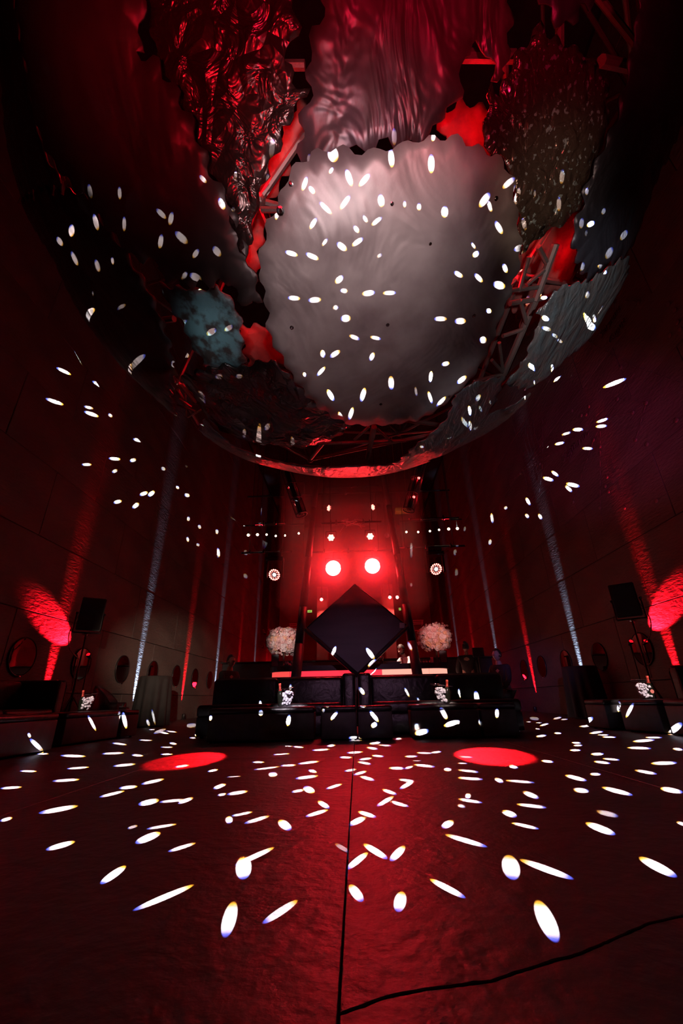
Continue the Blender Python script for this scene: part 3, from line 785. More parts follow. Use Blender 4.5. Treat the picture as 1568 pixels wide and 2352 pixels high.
uk = uplight_kit(); first = True
m_lens_r = mat('uplight_lens_red', (0.3, 0.05, 0.05), 0.2, emit=RED, estr=2); m_lens_w = mat('uplight_lens_white', (0.3, 0.3, 0.3), 0.2, emit=(0.55, 0.7, 1.0), estr=6)
for side in (-1, 1):
    for k, (y, red, e) in enumerate(((7.98, 1, 1.0), (11.28, 0, 1.0), (14.45, 1, 1.0), (17.7, 0, 1.0), (21.0, 1, 1.0), (24.3, 0, 0.9), (27.6, 1, 0.9))):
        x = side * (W - 0.13)
        lab = '%s %s floor light from the near end of the %s wall' % (ORD[k], 'red' if red else 'white', 'left' if side < 0 else 'right')
        if first:
            o = uk; o.location = (x, y, 0); o['label'] = lab; first = False
        else:
            o = copy_tree(uk, None, (x, y, 0), 0, lab)
        bm = NB(); lathe(bm, [(0.047, 0.148), (0.02, 0.152)], 20, None, True, True); obj('lens', bm, m_lens_r if red else m_lens_w, o)
        l = spot('wall_uplight_beam', (x, y, 0.17), (side * W, y, 1.09), (4200 if red else 3200) * e, RED if red else (0.50, 0.66, 1.0), 40, 1.0, 0.02)
        dd = (Vector((side * W, y, 1.09)) - l.location).normalized(); ux = Vector((0, 1, 0)); uy = (-dd).cross(ux); mm = Matrix.Identity(4)
        sw = math.tan(math.radians(7.0 if red else 5.6)) / math.tan(math.radians(20)); ratio = 1.0
        for i in range(3):
            mm[i][0] = ux[i] * sw; mm[i][1] = uy[i] * 0.52; mm[i][2] = -dd[i]; mm[i][3] = l.location[i]
        l.matrix_world = mm

# teardrop patches of red on the walls: a red lamp clamped behind each loudspeaker
def speaker_set(sd):
    nm = 'left' if sd < 0 else 'right'
    bx, by = sd * 4.93, 7.75
    t = thing('speaker_stand', 'black tripod speaker stand by the %s wall' % nm, 'stand', (bx, by, 0), 0, 'speaker stands')
    bm = NB(); tube(bm, (0, 0, 0.10), (0, 0, 1.66), 0.018, 0.016, 12); obj('pole', bm, m_black, t, True)
    bm = NB(); tube(bm, (0, 0, 0.55), (0, 0, 0.68), 0.028, 0.028, 12); obj('collar', bm, m_black, t, True)
    for k in range(3):
        a = 2 * PI * k / 3 + 0.4
        bm = NB(); tube(bm, (0.02 * math.cos(a), 0.02 * math.sin(a), 0.62), (0.42 * math.cos(a), 0.42 * math.sin(a), 0.014), 0.012, 0.012, 8)
        tube(bm, (0.0, 0.0, 0.16), (0.25 * math.cos(a), 0.25 * math.sin(a), 0.27), 0.008, 0.008, 8); obj('leg', bm, m_black, t)
    bm = NB(); box(bm, (0, 0, 1.665), (0.10, 0.10, 0.02), bevel=0.004); tube(bm, (0, 0, 1.6), (0, 0, 1.66), 0.025, 0.025, 10); obj('head_plate', bm, m_chrome, t)
    # loudspeaker on its yoke, tipped forward
    s = thing('loudspeaker', 'black loudspeaker on the stand by the %s wall' % nm, 'speaker', (bx, by, 1.675), 0, 'loudspeakers on stands')
    s.rotation_euler = (0.12, 0, -sd * 0.65)
    bm = NB()
    w0, w1, d, h, z0 = 0.20, 0.13, 0.34, 0.58, 0.06
    lo = [bm.verts.new(q) for q in ((-w0, -d / 2, z0), (w0, -d / 2, z0), (w1, d / 2, z0), (-w1, d / 2, z0))]
    hi = [bm.verts.new((v.co.x, v.co.y, z0 + h)) for v in lo]
    bm.faces.new(lo[::-1]); bm.faces.new(hi)
    for k in range(4): bm.faces.new((lo[k], lo[(k + 1) % 4], hi[(k + 1) % 4], hi[k]))
    bmesh.ops.bevel(bm, geom=bm.edges[:], offset=0.012, segments=2, affect='EDGES'); obj('cabinet', bm, m_black, s)
    bm = NB(); box(bm, (0, -d / 2 - 0.006, z0 + h / 2), (2 * w0 - 0.04, 0.012, h - 0.04), bevel=0.004); obj('grille', bm, m_cloth, s)
    bm = NB(); path(bm, [(-0.225, 0, z0 + 0.30), (-0.225, 0, 0.02), (0.225, 0, 0.02), (0.225, 0, z0 + 0.30)], 0.014, 8); tube(bm, (0, 0, 0.0), (0, 0, 0.03), 0.03, 0.03, 10); obj('yoke', bm, m_pipe, s)
    for q in (-1, 1):
        bm = NB(); tube(bm, (q * 0.20, 0, z0 + 0.30), (q * 0.245, 0, z0 + 0.30), 0.022, 0.022, 12); obj('knob', bm, m_black, s)
    bm = NB(); pts = []
    for k in range(15):
        u = k / 14; a = PI * u
        pts.append((bx + sd * (0.12 + 0.16 * math.sin(a)), by + 0.05 - 0.2 * u + 0.0, 2.12 - 0.75 * u))
    pts.append((bx + sd * 0.03, by - 0.02, 1.25)); pts.append((bx + sd * 0.03, by - 0.02, 0.72))
    path(bm, pts, 0.009, 8); tag(obj('speaker_cable', bm, m_white, None, True), 'pale cable looping from the loudspeaker at the %s wall' % nm, 'cable', 'speaker cables')
    # clamp lamp
    lp = Vector((sd * 5.44, 8.80, 1.40))
    c = thing('clamp_lamp', 'small red clamp lamp behind the %s loudspeaker' % nm, 'lamp', lp, 0, 'red clamp lamps')
    c.location = lp
    bm = NB(); tube(bm, (0, 0.05, -0.03), (0, -0.03, 0.02), 0.035, 0.045, 14); obj('can', bm, m_black, c, True)
    bm = NB(); tube(bm, (0, 0.04, -0.04), (0, 0.04, -1.42), 0.012, 0.012, 8); box(bm, (0, 0.04, -1.41), (0.18, 0.18, 0.02)); obj('stem', bm, m_black, c)
    bm = NB(); tube(bm, (0, -0.026, 0.018), (0, -0.032, 0.021), 0.038, 0.036, 14); obj('lens', bm, m_lens_r, c)
    l = spot('clamp_lamp_beam', lp + Vector((0, -0.06, 0.04)), (0, 0, 0), 3200, (1.0, 0.004, 0.014), 36, 0.35, 0.02)
    dd = Vector((0.0, -0.905, 0.425)); dd = (dd * math.cos(0.205) + Vector((sd, 0, 0)) * math.sin(0.205)).normalized()
    ux = Vector((1, 0, 0)).cross(dd).normalized(); uy = (-dd).cross(ux); mm = Matrix.Identity(4); sy = math.tan(math.radians(7.6)) / math.tan(math.radians(18))
    for i in range(3):
        mm[i][0] = ux[i]; mm[i][1] = uy[i] * sy; mm[i][2] = -dd[i]; mm[i][3] = l.location[i]
    l.matrix_world = mm


for sd in (-1, 1): speaker_set(sd)

# ================================================================ BAR
bar = thing('bar_counter', 'long bar counter with a glowing red front behind the sofas', 'bar', (0.07, 10.6, 0))
HX, RC = 2.22, 0.55


def bar_outline(off, n=8):
    pts = [(-HX + off, 2.4)]
    for k in range(n + 1):
        a = PI + (PI / 2) * k / n; pts.append((-HX + RC + (RC - off) * math.cos(a), RC + (RC - off) * math.sin(a)))
    for k in range(n + 1):
        a = 1.5 * PI + (PI / 2) * k / n; pts.append((HX - RC + (RC - off) * math.cos(a), RC + (RC - off) * math.sin(a)))
    pts.append((HX - off, 2.4)); return pts


def ribbon(pts, z0, z1, th, name, m, parent):
    bm = NB(); n = len(pts); A = []
    for i, p in enumerate(pts):
        p0 = Vector(pts[max(i - 1, 0)]); p1 = Vector(pts[min(i + 1, n - 1)]); d = (p1 - p0).normalized(); nn = Vector((-d.y, d.x)) * th; q = Vector(p)
        A.append([bm.verts.new((q.x, q.y, z0)), bm.verts.new((q.x, q.y, z1)), bm.verts.new((q.x + nn.x, q.y + nn.y, z1)), bm.verts.new((q.x + nn.x, q.y + nn.y, z0))])
    for a, b in zip(A[:-1], A[1:]):
        for k in range(4): bm.faces.new((a[k], b[k], b[(k + 1) % 4], a[(k + 1) % 4]))
    bm.faces.new(A[0]); bm.faces.new(A[-1][::-1])
    return obj(name, bm, m, parent)


ribbon(bar_outline(0.0), 1.12, 1.24, 0.55, 'counter_top', m_black, bar)
o2 = bar_outline(0.05)
ribbon(o2[:10], 0.2, 1.115, 0.03, 'light_panel', mat('bar_left_glow', (0.4, 0.1, 0.08), 0.4, emit=(1.0, 0.085, 0.075), estr=0.95), bar)
mid = [(o2[9][0] + (o2[10][0] - o2[9][0]) * t, o2[9][1]) for t in (0.004, 0.33, 0.662, 0.996)]
for a, b in zip(mid[:-1], mid[1:]):
    ribbon([a, b], 0.2, 1.115, 0.03, 'light_panel', m_em_bar if a is not mid[2] else m_em_barp, bar)
ribbon(o2[10:], 0.2, 1.115, 0.03, 'light_panel', m_em_barp, bar)
ribbon(bar_outline(0.06), 0.0, 0.19, 0.08, 'plinth', m_black, bar)
bm = NB(); box(bm, (0, 14.4, 0.82), (8.6, 0.6, 1.64), bevel=0.02)
bc = thing('back_counter', 'black back counter behind the bar', 'counter', (0, 14.4, 0))
bm2 = NB(); box(bm2, (0, 0, 0.80), (8.6, 0.55, 1.6), bevel=0.02); obj('body', bm2, m_black, bc); bm.free()
bm2 = NB(); box(bm2, (0, 0, 1.62), (8.7, 0.62, 0.04), bevel=0.008); obj('top', bm2, m_black, bc)

# flowers
m_vase = thin_glass('vase_glass', (0.95, 0.95, 0.95), 0.10)
m_fl = [mat('petal_white', (0.78, 0.68, 0.66), 0.7, 0, (0.66, 0.52, 0.50), 18), mat('petal_blush', (0.75, 0.48, 0.45), 0.7, 0, (0.62, 0.36, 0.34), 18), mat('petal_peach', (0.78, 0.50, 0.30), 0.7, 0, (0.66, 0.36, 0.26), 18)]
m_stem = mat('dry_stem', (0.10, 0.06, 0.04), 0.7, 0, (0.16, 0.10, 0.06), 10)


def blossom_mesh(k):
    bm = NB(); rr = random.Random(k)
    for layer, (n, r, z, tilt) in enumerate(((6, 0.052, 0.0, 0.35), (5, 0.036, 0.018, 0.8), (3, 0.018, 0.03, 1.2))):
        for j in range(n):
            a = 2 * PI * (j + 0.5 * layer) / n + rr.uniform(-.15, .15); d = Vector((math.cos(a), math.sin(a), 0)); t = Vector((-d.y, d.x, 0)); up = Vector((0, 0, 1))
            o = d * 0.008 + up * z; m1 = d * r * 0.6 + up * (z + r * 0.6 * tilt); tip = d * r + up * (z + r * tilt)
            v = [bm.verts.new(o), bm.verts.new(m1 + t * r * 0.5), bm.verts.new(tip + t * r * 0.25 + up * 0.006), bm.verts.new(tip - t * r * 0.25 + up * 0.006), bm.verts.new(m1 - t * r * 0.5)]
            bm.faces.new((v[0], v[1], v[2])); bm.faces.new((v[0], v[2], v[3])); bm.faces.new((v[0], v[3], v[4]))
    ball(bm, (0, 0, 0.012), 0.03, 1)
    me = bpy.data.meshes.new('blossom'); bm.to_mesh(me); bm.free(); me.materials.append(m_fl[k % 3]); return me


BL = [blossom_mesh(k) for k in range(3)]


def bouquet(loc, label, seed, trail):
    t = thing('bouquet', label, 'flowers', loc, 0, 'bouquets on the bar')
    rr = random.Random(seed)
    bm = NB(); lathe(bm, [(0.085, 0.0), (0.085, 0.012), (0.03, 0.03), (0.022, 0.10), (0.022, 0.26), (0.04, 0.33), (0.07, 0.38)], 20, None, True); obj('vase', bm, m_vase, t, True)
    bm = NB()
    for k in range(9):
        a = rr.uniform(0, 2 * PI); path(bm, [(0.01 * math.cos(a), 0.01 * math.sin(a), 0.02), (0.02 * math.cos(a), 0.02 * math.sin(a), 0.32), (0.18 * math.cos(a), 0.18 * math.sin(a), 0.55)], 0.005, 5)
    obj('stems', bm, m_stem, t)
    n = 0
    while n < 150:
        u = rr.uniform(-0.9, 1); a = rr.uniform(0, 2 * PI); s = math.sqrt(1 - u * u)
        rad = 0.36 + rr.uniform(-0.05, 0.04)
        d = Vector((s * math.cos(a), s * math.sin(a), u)); p = Vector((0, 0, 0.62)) + Vector((d.x * rad * 1.0, d.y * rad * 0.85, d.z * rad * 0.82))
        if d.y > 0.45: n += 0.4; continue
        o = bpy.data.objects.new('blossom', BL[rr.choice((0, 0, 0, 1, 1, 2))]); COL.objects.link(o); o.parent = t; o.location = p
        o.rotation_euler = d.to_track_quat('Z', 'Y').to_euler(); q = rr.uniform(0.9, 1.45); o.scale = (q, q, q); n += 1
    for k in range(110):
        u = rr.uniform(-0.8, 1); a = rr.uniform(PI, 2 * PI); sq = math.sqrt(1 - u * u); d = Vector((sq * math.cos(a), sq * math.sin(a), u))
        o = bpy.data.objects.new('blossom', BL[rr.choice((0, 1, 1, 2))]); COL.objects.link(o); o.parent = t; o.location = Vector((0, 0, 0.62)) + Vector((d.x * 0.29, d.y * 0.25, d.z * 0.24))
        o.rotation_euler = d.to_track_quat('Z', 'Y').to_euler(); q = rr.uniform(1.1, 1.6); o.scale = (q, q, q)
    for k in range(26):
        a = rr.uniform(0, 1); p = Vector((trail * (0.25 + 0.28 * rr.random()), rr.uniform(-0.2, 0.1), 0.45 + 0.5 * rr.random()))
        o = bpy.data.objects.new('blossom', BL[rr.choice((0, 1))]); COL.objects.link(o); o.parent = t; o.location = p; o.rotation_euler = (rr.uniform(0, 2), rr.uniform(0, 2), 0); q = rr.uniform(0.5, 0.8); o.scale = (q, q, q)
    for k in range(10):
        o = bpy.data.objects.new('blossom', BL[k % 2]); COL.objects.link(o); o.parent = t; o.location = (0.10 + rr.uniform(-.06, .12), rr.uniform(-.1, .1), 0.03 + rr.uniform(0, .14)); o.rotation_euler = (rr.uniform(0, 1), rr.uniform(0, 1), 0); o.scale = (.6, .6, .6)
    # framed card stand beside it
    return t


bouquet((-1.80, 10.95, 1.24), 'round bouquet of white and blush flowers at the left end of the bar', 3, -1)
bouquet((2.00, 10.95, 1.24), 'round bouquet of pink and peach flowers at the right end of the bar', 5, 0.6)
for (x, nm) in ((-1.98, 'left'), (2.12, 'right')):
    t = thing('card_stand', 'chrome framed dark card standing in front of the %s bouquet' % nm, 'frame', (x, 10.78, 1.24), 0, 'framed cards on the bar')
    bm = NB(); box(bm, (0, 0, 0.14), (0.15, 0.012, 0.27)); obj('card', bm, m_screen, t)
    bm = NB()
    for (a, b) in (((-.085, 0), (-.085, .28)), ((.085, 0), (.085, .28)), ((-.085, .28), (.085, .28)), ((-.085, 0.006), (.085, 0.006))):
        box(bm, ((a[0] + b[0]) / 2, 0, (a[1] + b[1]) / 2), (abs(a[0] - b[0]) + 0.012, 0.03, abs(a[1] - b[1]) + 0.012))
    obj('frame', bm, m_chrome, t)
for (x, e, c, tx) in ((-1.6, 190, (1.0, 0.74, 0.68), -1.80), (1.7, 210, (1.0, 0.46, 0.42), 2.0)):
    spot('bouquet_fill', (x * 0.95, 4.6, 2.1), (tx, 10.9, 1.85), e * 8, c, 8, 0.8, 0.04)  # added fill from in front, no fixture there, to brighten the flowers

# things on the bar
m_glassw = thin_glass('drinking_glass', (0.95, 0.95, 0.97), 0.12)
for k in range(5):
    t = thing('tumbler', '%s small tumbler from the left, left of the right bouquet' % ORD[k], 'glass', (1.50 + 0.075 * k, 10.84 + 0.03 * (k % 2), 1.24), 0, 'tumblers on the bar')
    bm = NB(); lathe(bm, [(0.02, 0.004), (0.028, 0.0), (0.033, 0.10), (0.030, 0.10), (0.026, 0.012), (0.01, 0.012)], 16); obj('wall', bm, m_glassw, t, True)
    bm = NB(); lathe(bm, [(0.0265, 0.012), (0.029, 0.06), (0.01, 0.062)], 16, None, True, True); obj('drink', bm, m_fl[1], t, True)
bm = NB(); lathe(bm, [(0.05, 0.0), (0.09, 0.01), (0.15, 0.05), (0.155, 0.055), (0.145, 0.052), (0.085, 0.02), (0.02, 0.016)], 28, Matrix.Diagonal((1.3, 1, 1, 1)), True)
tag(obj('bowl', bm, m_white, None, True, (0.93, 10.86, 1.241)), 'white shallow bowl on the bar in front of the bartender', 'bowl')
t = thing('cocktail_shaker', 'steel cocktail shaker on the bar left of the bowl', 'shaker', (0.62, 10.84, 1.24))
bm = NB(); lathe(bm, [(0.036, 0), (0.048, 0.16), (0.048, 0.175)], 20, None, True, True); obj('cup', bm, m_chrome, t, True)
bm = NB(); lathe(bm, [(0.047, 0.176), (0.03, 0.21), (0.02, 0.225), (0.02, 0.25), (0.01, 0.254)], 20, None, True, True); obj('lid', bm, m_chrome, t, True)
bm = NB(); box(bm, (0, 0, 0.08), (0.10, 0.06, 0.16), bevel=0.008); box(bm, (0, -0.032, 0.09), (0.07, 0.006, 0.09), bevel=0.002)
tag(obj('card_terminal', bm, m_black, None, False, (0.40, 10.86, 1.241)), 'small dark box on the bar beside the shaker', 'box')
bm = NB(); box(bm, (0, 0, 0.0), (0.07, 0.01, 0.15), rot=Matrix.Rotation(-0.12, 3, 'X'))
box(bm, (0, 0.03, -0.07), (0.07, 0.06, 0.008))
tag(obj('menu_card', bm, m_paper, None, False, (1.86, 10.9, 1.241 + 0.074)), 'small white menu card leaning beside the tumblers', 'card')


# ---------------------------------------------------------------- people
def skin(name, V, E_, Rr, m, parent, sub=2, root=0):
    me = bpy.data.meshes.new(name); me.from_pydata([Vector(v) for v in V], E_, [])
    me.materials.append(m)
    o = bpy.data.objects.new(name, me); COL.objects.link(o); o.parent = parent
    o.modifiers.new('Skin', 'SKIN')
    for i, r in enumerate(Rr):
        sv = me.skin_vertices[0].data[i]; sv.radius = (r, r) if not isinstance(r, tuple) else r; sv.use_root = (i == root)
    s = o.modifiers.new('Sub', 'SUBSURF'); s.levels = sub; s.render_levels = sub
    md = o.modifiers['Skin']; md.use_smooth_shade = True
    return o


m_skin = mat('skin', (0.55, 0.32, 0.24), 0.5, 0, (0.50, 0.28, 0.21), 20)
m_hair = mat('dark_hair', (0.02, 0.012, 0.010), 0.5, 0, (0.04, 0.025, 0.02), 40, bump=0.5, bscale=60)
m_shirt = mat('white_shirt', (0.72, 0.68, 0.66), 0.7, 0, (0.64, 0.60, 0.58), 12)
m_dark = mat('dark_clothes', (0.018, 0.015, 0.017), 0.8, 0, (0.028, 0.023, 0.026), 12)
m_tie = mat('red_tie', (0.35, 0.03, 0.03), 0.6, 0, (0.25, 0.02, 0.02), 20)


def person(label, loc, rz, top, bottom, tie=False, bow=0.0, seated=False, hands=((0.16, -0.34, 1.08), (-0.16, -0.34, 1.08)), bun=False, beard=False):
    t = thing('person', label, 'person', loc, rz)
    z0 = -0.38 if seated else 0.0
    hip, ch, nk = Vector((0, 0, 0.95 + z0)), Vector((0, -0.02 - bow * 0.12, 1.28 + z0)), Vector((0, -0.03 - bow * 0.20, 1.49 + z0))
    hd = nk + Vector((0, -0.03 - bow * 0.14, 0.14 - bow * 0.03))
    V = [hip, (hip + ch) / 2, ch, nk, nk + (hd - nk) * 0.55]; E_ = [(0, 1), (1, 2), (2, 3), (3, 4)]; R_ = [(0.15, 0.11), (0.14, 0.10), (0.165, 0.11), 0.062, 0.058]
    sv, se, sr = [hip, (hip + ch) / 2, ch, nk - Vector((0, 0, 0.03))], [(0, 1), (1, 2), (2, 3)], [(0.165, 0.122), (0.158, 0.116), (0.182, 0.125), 0.078]
    for s, h in ((1, hands[0]), (-1, hands[1])):
        sh = ch + Vector((s * 0.185, 0.0, 0.12)); h = Vector(h) + Vector((0, 0, z0)); el = (sh + h) / 2 + Vector((s * 0.07, 0.06, -0.11))
        b = len(V); V += [sh, el, h]; E_ += [(2, b), (b, b + 1), (b + 1, b + 2)]; R_ += [0.062, 0.045, 0.030]
        # palm and five fingers
        d = (h - el).normalized(); side = Vector((s, 0, 0))
        pm = h + d * 0.055; V.append(pm); E_.append((b + 2, b + 3)); R_.append((0.036, 0.018))
        for j, (off, ln) in enumerate(((-0.030, .055), (-0.010, .072), (0.010, .078), (0.030, .068))):
            k = len(V); f1 = pm + side * off + d * 0.035; f2 = f1 + d * ln * 0.6 + Vector((0, 0, -0.018)); V += [f1, f2]; E_ += [(b + 3, k), (k, k + 1)]; R_ += [0.0095, 0.008]
        k = len(V); V += [h + side * -0.040 + d * 0.035, h + side * -0.058 + d * 0.075]; E_ += [(b + 2, k), (k, k + 1)]; R_ += [0.011, 0.009]
        c = len(sv); sv += [sh, el, el + (h - el) * 0.72]; se += [(2, c), (c, c + 1), (c + 1, c + 2)]; sr += [0.078, 0.058, 0.044]
    lv, le, lr = [hip], [], [(0.165, 0.125)]
    for s in (1, -1):
        hp = hip + Vector((s * 0.09, 0, -0.06))
        if seated:
            kn, an, to = hip + Vector((s * 0.12, -0.42, -0.04)), hip + Vector((s * 0.12, -0.40, -0.49)), hip + Vector((s * 0.12, -0.58, -0.53))
        else:
            kn, an, to = Vector((s * 0.10, -0.01, 0.50)), Vector((s * 0.105, 0.02, 0.08)), Vector((s * 0.12, -0.15, 0.035))
        b = len(V); V += [hp, kn, an, to]; E_ += [(0, b), (b, b + 1), (b + 1, b + 2), (b + 2, b + 3)]; R_ += [0.085, 0.058, 0.038, 0.030]
        c = len(lv); lv += [hp, kn, an]; le += [(0, c), (c, c + 1), (c + 1, c + 2)]; lr += [0.098, 0.070, 0.055]
    skin('body', V, E_, R_, m_skin, t)
    skin('shirt', sv, se, sr, top, t)
    skin('trousers', lv, le, lr, bottom, t)
    # head with face
    Mh = Matrix.Translation(hd + Vector((0, 0, 0.03))) @ Matrix.Rotation(0.9 * bow, 4, 'X')
    bm = NB(); vsx = ball(bm, (0, 0, 0), 0.1, 3, (0.80, 0.98, 1.18))
    for v in vsx:
        if v.co.z < 0: v.co.x *= 1 + v.co.z * 2.2; v.co.y = v.co.y * (1 + v.co.z * 1.0) - 0.012 * (-v.co.z / 0.1)
        if v.co.y < -0.06 and abs(v.co.z) < 0.03 and abs(abs(v.co.x) - 0.03) < 0.016: v.co.y += 0.007
    tube(bm, (0, -0.098, 0.012), (0, -0.122, -0.028), 0.009, 0.017, 8)
    for s in (-1, 1): ball(bm, (s * 0.080, 0.0, -0.005), 0.025, 1, (0.4, 0.8, 1.2))
    ball(bm, (0, -0.094, -0.058), 0.02, 2, (1.3, 0.45, 0.4))
    bmesh.ops.transform(bm, matrix=Mh, verts=bm.verts); obj('head', bm, m_skin, t, True)
    for s in (-1, 1):
        bm = NB(); ball(bm, (s * 0.031, -0.087, 0.008), 0.011, 2); bmesh.ops.transform(bm, matrix=Mh, verts=bm.verts); obj('eye', bm, m_white, t, True)
    bm = NB(); vsx = ball(bm, (0, 0.012, 0.018), 0.108, 3, (0.83, 0.98, 1.12))
    bmesh.ops.delete(bm, geom=[v for v in vsx if (v.co.y < -0.045 and v.co.z < 0.062) or v.co.z < -0.05], context='VERTS')
    for v in bm.verts: v.co += v.co.normalized() * 0.012 * noise.noise(v.co * 40)
    if bun: ball(bm, (0, 0.07, 0.10), 0.055, 2)
    bmesh.ops.transform(bm, matrix=Mh, verts=bm.verts); obj('hair', bm, m_hair, t, True)
    if beard:
        bm = NB(); vsx = ball(bm, (0, -0.018, -0.06), 0.078, 3, (0.86, 1.0, 0.75))
        bmesh.ops.delete(bm, geom=[v for v in vsx if v.co.z > -0.05 or v.co.y > 0.03], context='VERTS')
        bmesh.ops.transform(bm, matrix=Mh, verts=bm.verts); obj('beard', bm, m_hair, t, True)
    if tie:
        bm = NB(); a, b = nk + Vector((0, -0.105, -0.06)), (hip + ch) / 2 + Vector((0, -0.14, 0.02))
        tube(bm, a, b, 0.018, 0.036, 4); obj('tie', bm, m_tie, t)
    return t


person('bartender in white shirt and red tie bent over the bar, hands at a bowl', (1.36, 11.72, 0), -0.75, m_shirt, m_dark, True, 0.55, hands=((0.05, -0.52, 1.24), (-0.14, -0.50, 1.25)), beard=True)
person('person in black standing with hair in a bun right of the bar', (2.86, 11.5, 0), PI * 0.9, m_dark, m_dark, bun=True, hands=((0.22, -0.2, 1.0), (-0.22, -0.2, 1.0)))
person('person in black sitting at the right near the bar', (3.02, 9.45, 0), -0.9, m_dark, m_dark, seated=True, hands=((0.12, -0.34, 1.06), (-0.10, -0.36, 1.1)))
person('person in black sitting at the left near the bar', (-2.72, 9.45, 0), 0.9, m_dark, m_dark, seated=True, hands=((0.12, -0.34, 1.06), (-0.10, -0.36, 1.1)))
for (x, nm) in ((3.02, 'right'), (-2.72, 'left')):
    t = thing('bar_stool', 'low black stool under the person sitting at the %s' % nm, 'stool', (x, 9.47, 0), 0, 'low stools')
    bm = NB(); lathe(bm, [(0.02, 0.34), (0.19, 0.34), (0.20, 0.36), (0.19, 0.395), (0.02, 0.40)], 24); obj('seat', bm, m_leather, t, True)
    bm = NB(); tube(bm, (0, 0, 0.02), (0, 0, 0.34), 0.03, 0.03, 12); obj('post', bm, m_black, t)
    bm = NB(); lathe(bm, [(0.02, 0.03), (0.17, 0.012), (0.17, 0.0)], 24, None, False, True); obj('base', bm, m_black, t, True)
spot('bartender_fill', (0.75, 11.3, 3.4), (1.2, 11.6, 1.4), 800, (1.0, 0.62, 0.5), 30, 0.7, 0.04)  # unseen spot added to make the bartender visible
# ================================================================ STAGE TOWER
for sd in (-1, 1):
    nm = 'left' if sd < 0 else 'right'
    t = thing('leaning_column', 'dark leaning column at the %s of the diamond panel' % nm, 'column', (sd * 1.36, 9.45, 0), 0, 'leaning columns of the stage tower')

    def cx_(z): return -sd * 0.085 * z
    cuts = [0.0, 1.62, 2.42, 3.6, 4.9, 5.9]
    for z0, z1 in zip(cuts[:-1], cuts[1:]):
        r0, r1 = 0.118 - 0.010 * z0, 0.118 - 0.010 * z1
        bm = NB(); tube(bm, (cx_(z0), 0.02 * z0, z0 + 0.004), (cx_(z1), 0.02 * z1, z1 - 0.006), r0, r1, 28); obj('segment', bm, m_column, t, True)
    bm = NB(); lathe(bm, [(0.20, 0.0), (0.20, 0.02), (0.14, 0.03)], 24, None, True); obj('foot_plate', bm, m_black, t)

dia = thing('diamond_panel', 'large dark diamond-shaped panel on the stage tower', 'panel', (0.03, 9.25, 0))
HW, HH, ZC = 1.10, 0.955, 1.885
bm = NB()
f = [bm.verts.new((x, 0, z)) for x, z in ((0, ZC - HH), (HW, ZC), (0, ZC + HH), (-HW, ZC))]
b = [bm.verts.new((v.co.x, 0.05, v.co.z)) for v in f]
bm.faces.new(f); bm.faces.new(b[::-1])
for k in range(4): bm.faces.new((f[k], b[k], b[(k + 1) % 4], f[(k + 1) % 4]))
obj('board', bm, m_screen, dia)
cor = [(0, ZC - HH), (HW, ZC), (0, ZC + HH), (-HW, ZC)]
for k in range(4):
    a, c = cor[k], cor[(k + 1) % 4]; r = 0.045 if k in (0, 3) else 0.012
    bm = NB(); tube(bm, (a[0], -0.03, a[1]), (c[0], -0.03, c[1]), r, r, 10); obj('frame_bar', bm, m_column, dia, True)
bm = NB(); box(bm, (0.98, -0.06, 1.905), (0.11, 0.004, 0.11), rot=Matrix.Rotation(0.06, 3, 'Y')); n = obj('paper_note', bm, m_paper, dia); n['label'] = 'square pale paper note'
bm = NB(); box(bm, (0, 0.12, (ZC - HH) / 2 + .15), (0.12, 0.12, ZC - HH + 0.3)); obj('post', bm, m_black, dia)
bm = NB(); box(bm, (0, 0.12, 0.015), (0.6, 0.4, 0.03)); obj('foot_plate', bm, m_black, dia)

# lighting bars on drop rods
def light_bar(p0, p1, Y, label, r=0.024, clamps=3, rods=2):
    a, c = at(*p0, 1, Y), at(*p1, 1, Y); z = (a.z + c.z) / 2; a.z = c.z = z
    t = thing('lighting_bar', label, 'lighting bar', ((a.x + c.x) / 2, Y, z), 0, 'lighting bars of the stage rig')
    h = (c.x - a.x) / 2
    bm = NB(); tube(bm, (-h, 0, 0), (h, 0, 0), r, r, 10); obj('pipe', bm, m_pipe, t, True)
    for s in (-1, 1):
        bm = NB(); tube(bm, (s * h, 0, 0), (s * (h + 0.02), 0, 0), r * 1.2, r * 1.2, 10); obj('end_cap', bm, m_chrome, t)
    for k in range(clamps):
        x = -h + 2 * h * (k + 0.5) / clamps + 0.07 * math.sin(k * 5)
        bm = NB(); box(bm, (x, 0, 0.0), (0.06, 0.075, 0.075), bevel=0.01); box(bm, (x, 0, 0.055), (0.03, 0.03, 0.05)); obj('clamp', bm, m_chrome, t)
    for k in range(rods):
        x = (-0.7 + 1.4 * k / max(1, rods - 1)) * h
        bm = NB(); tube(bm, (x, 0, 0), (x, 0, 13.88 - z), 0.008, 0.008, 6); obj('drop_rod', bm, m_pipe, t)
    return t


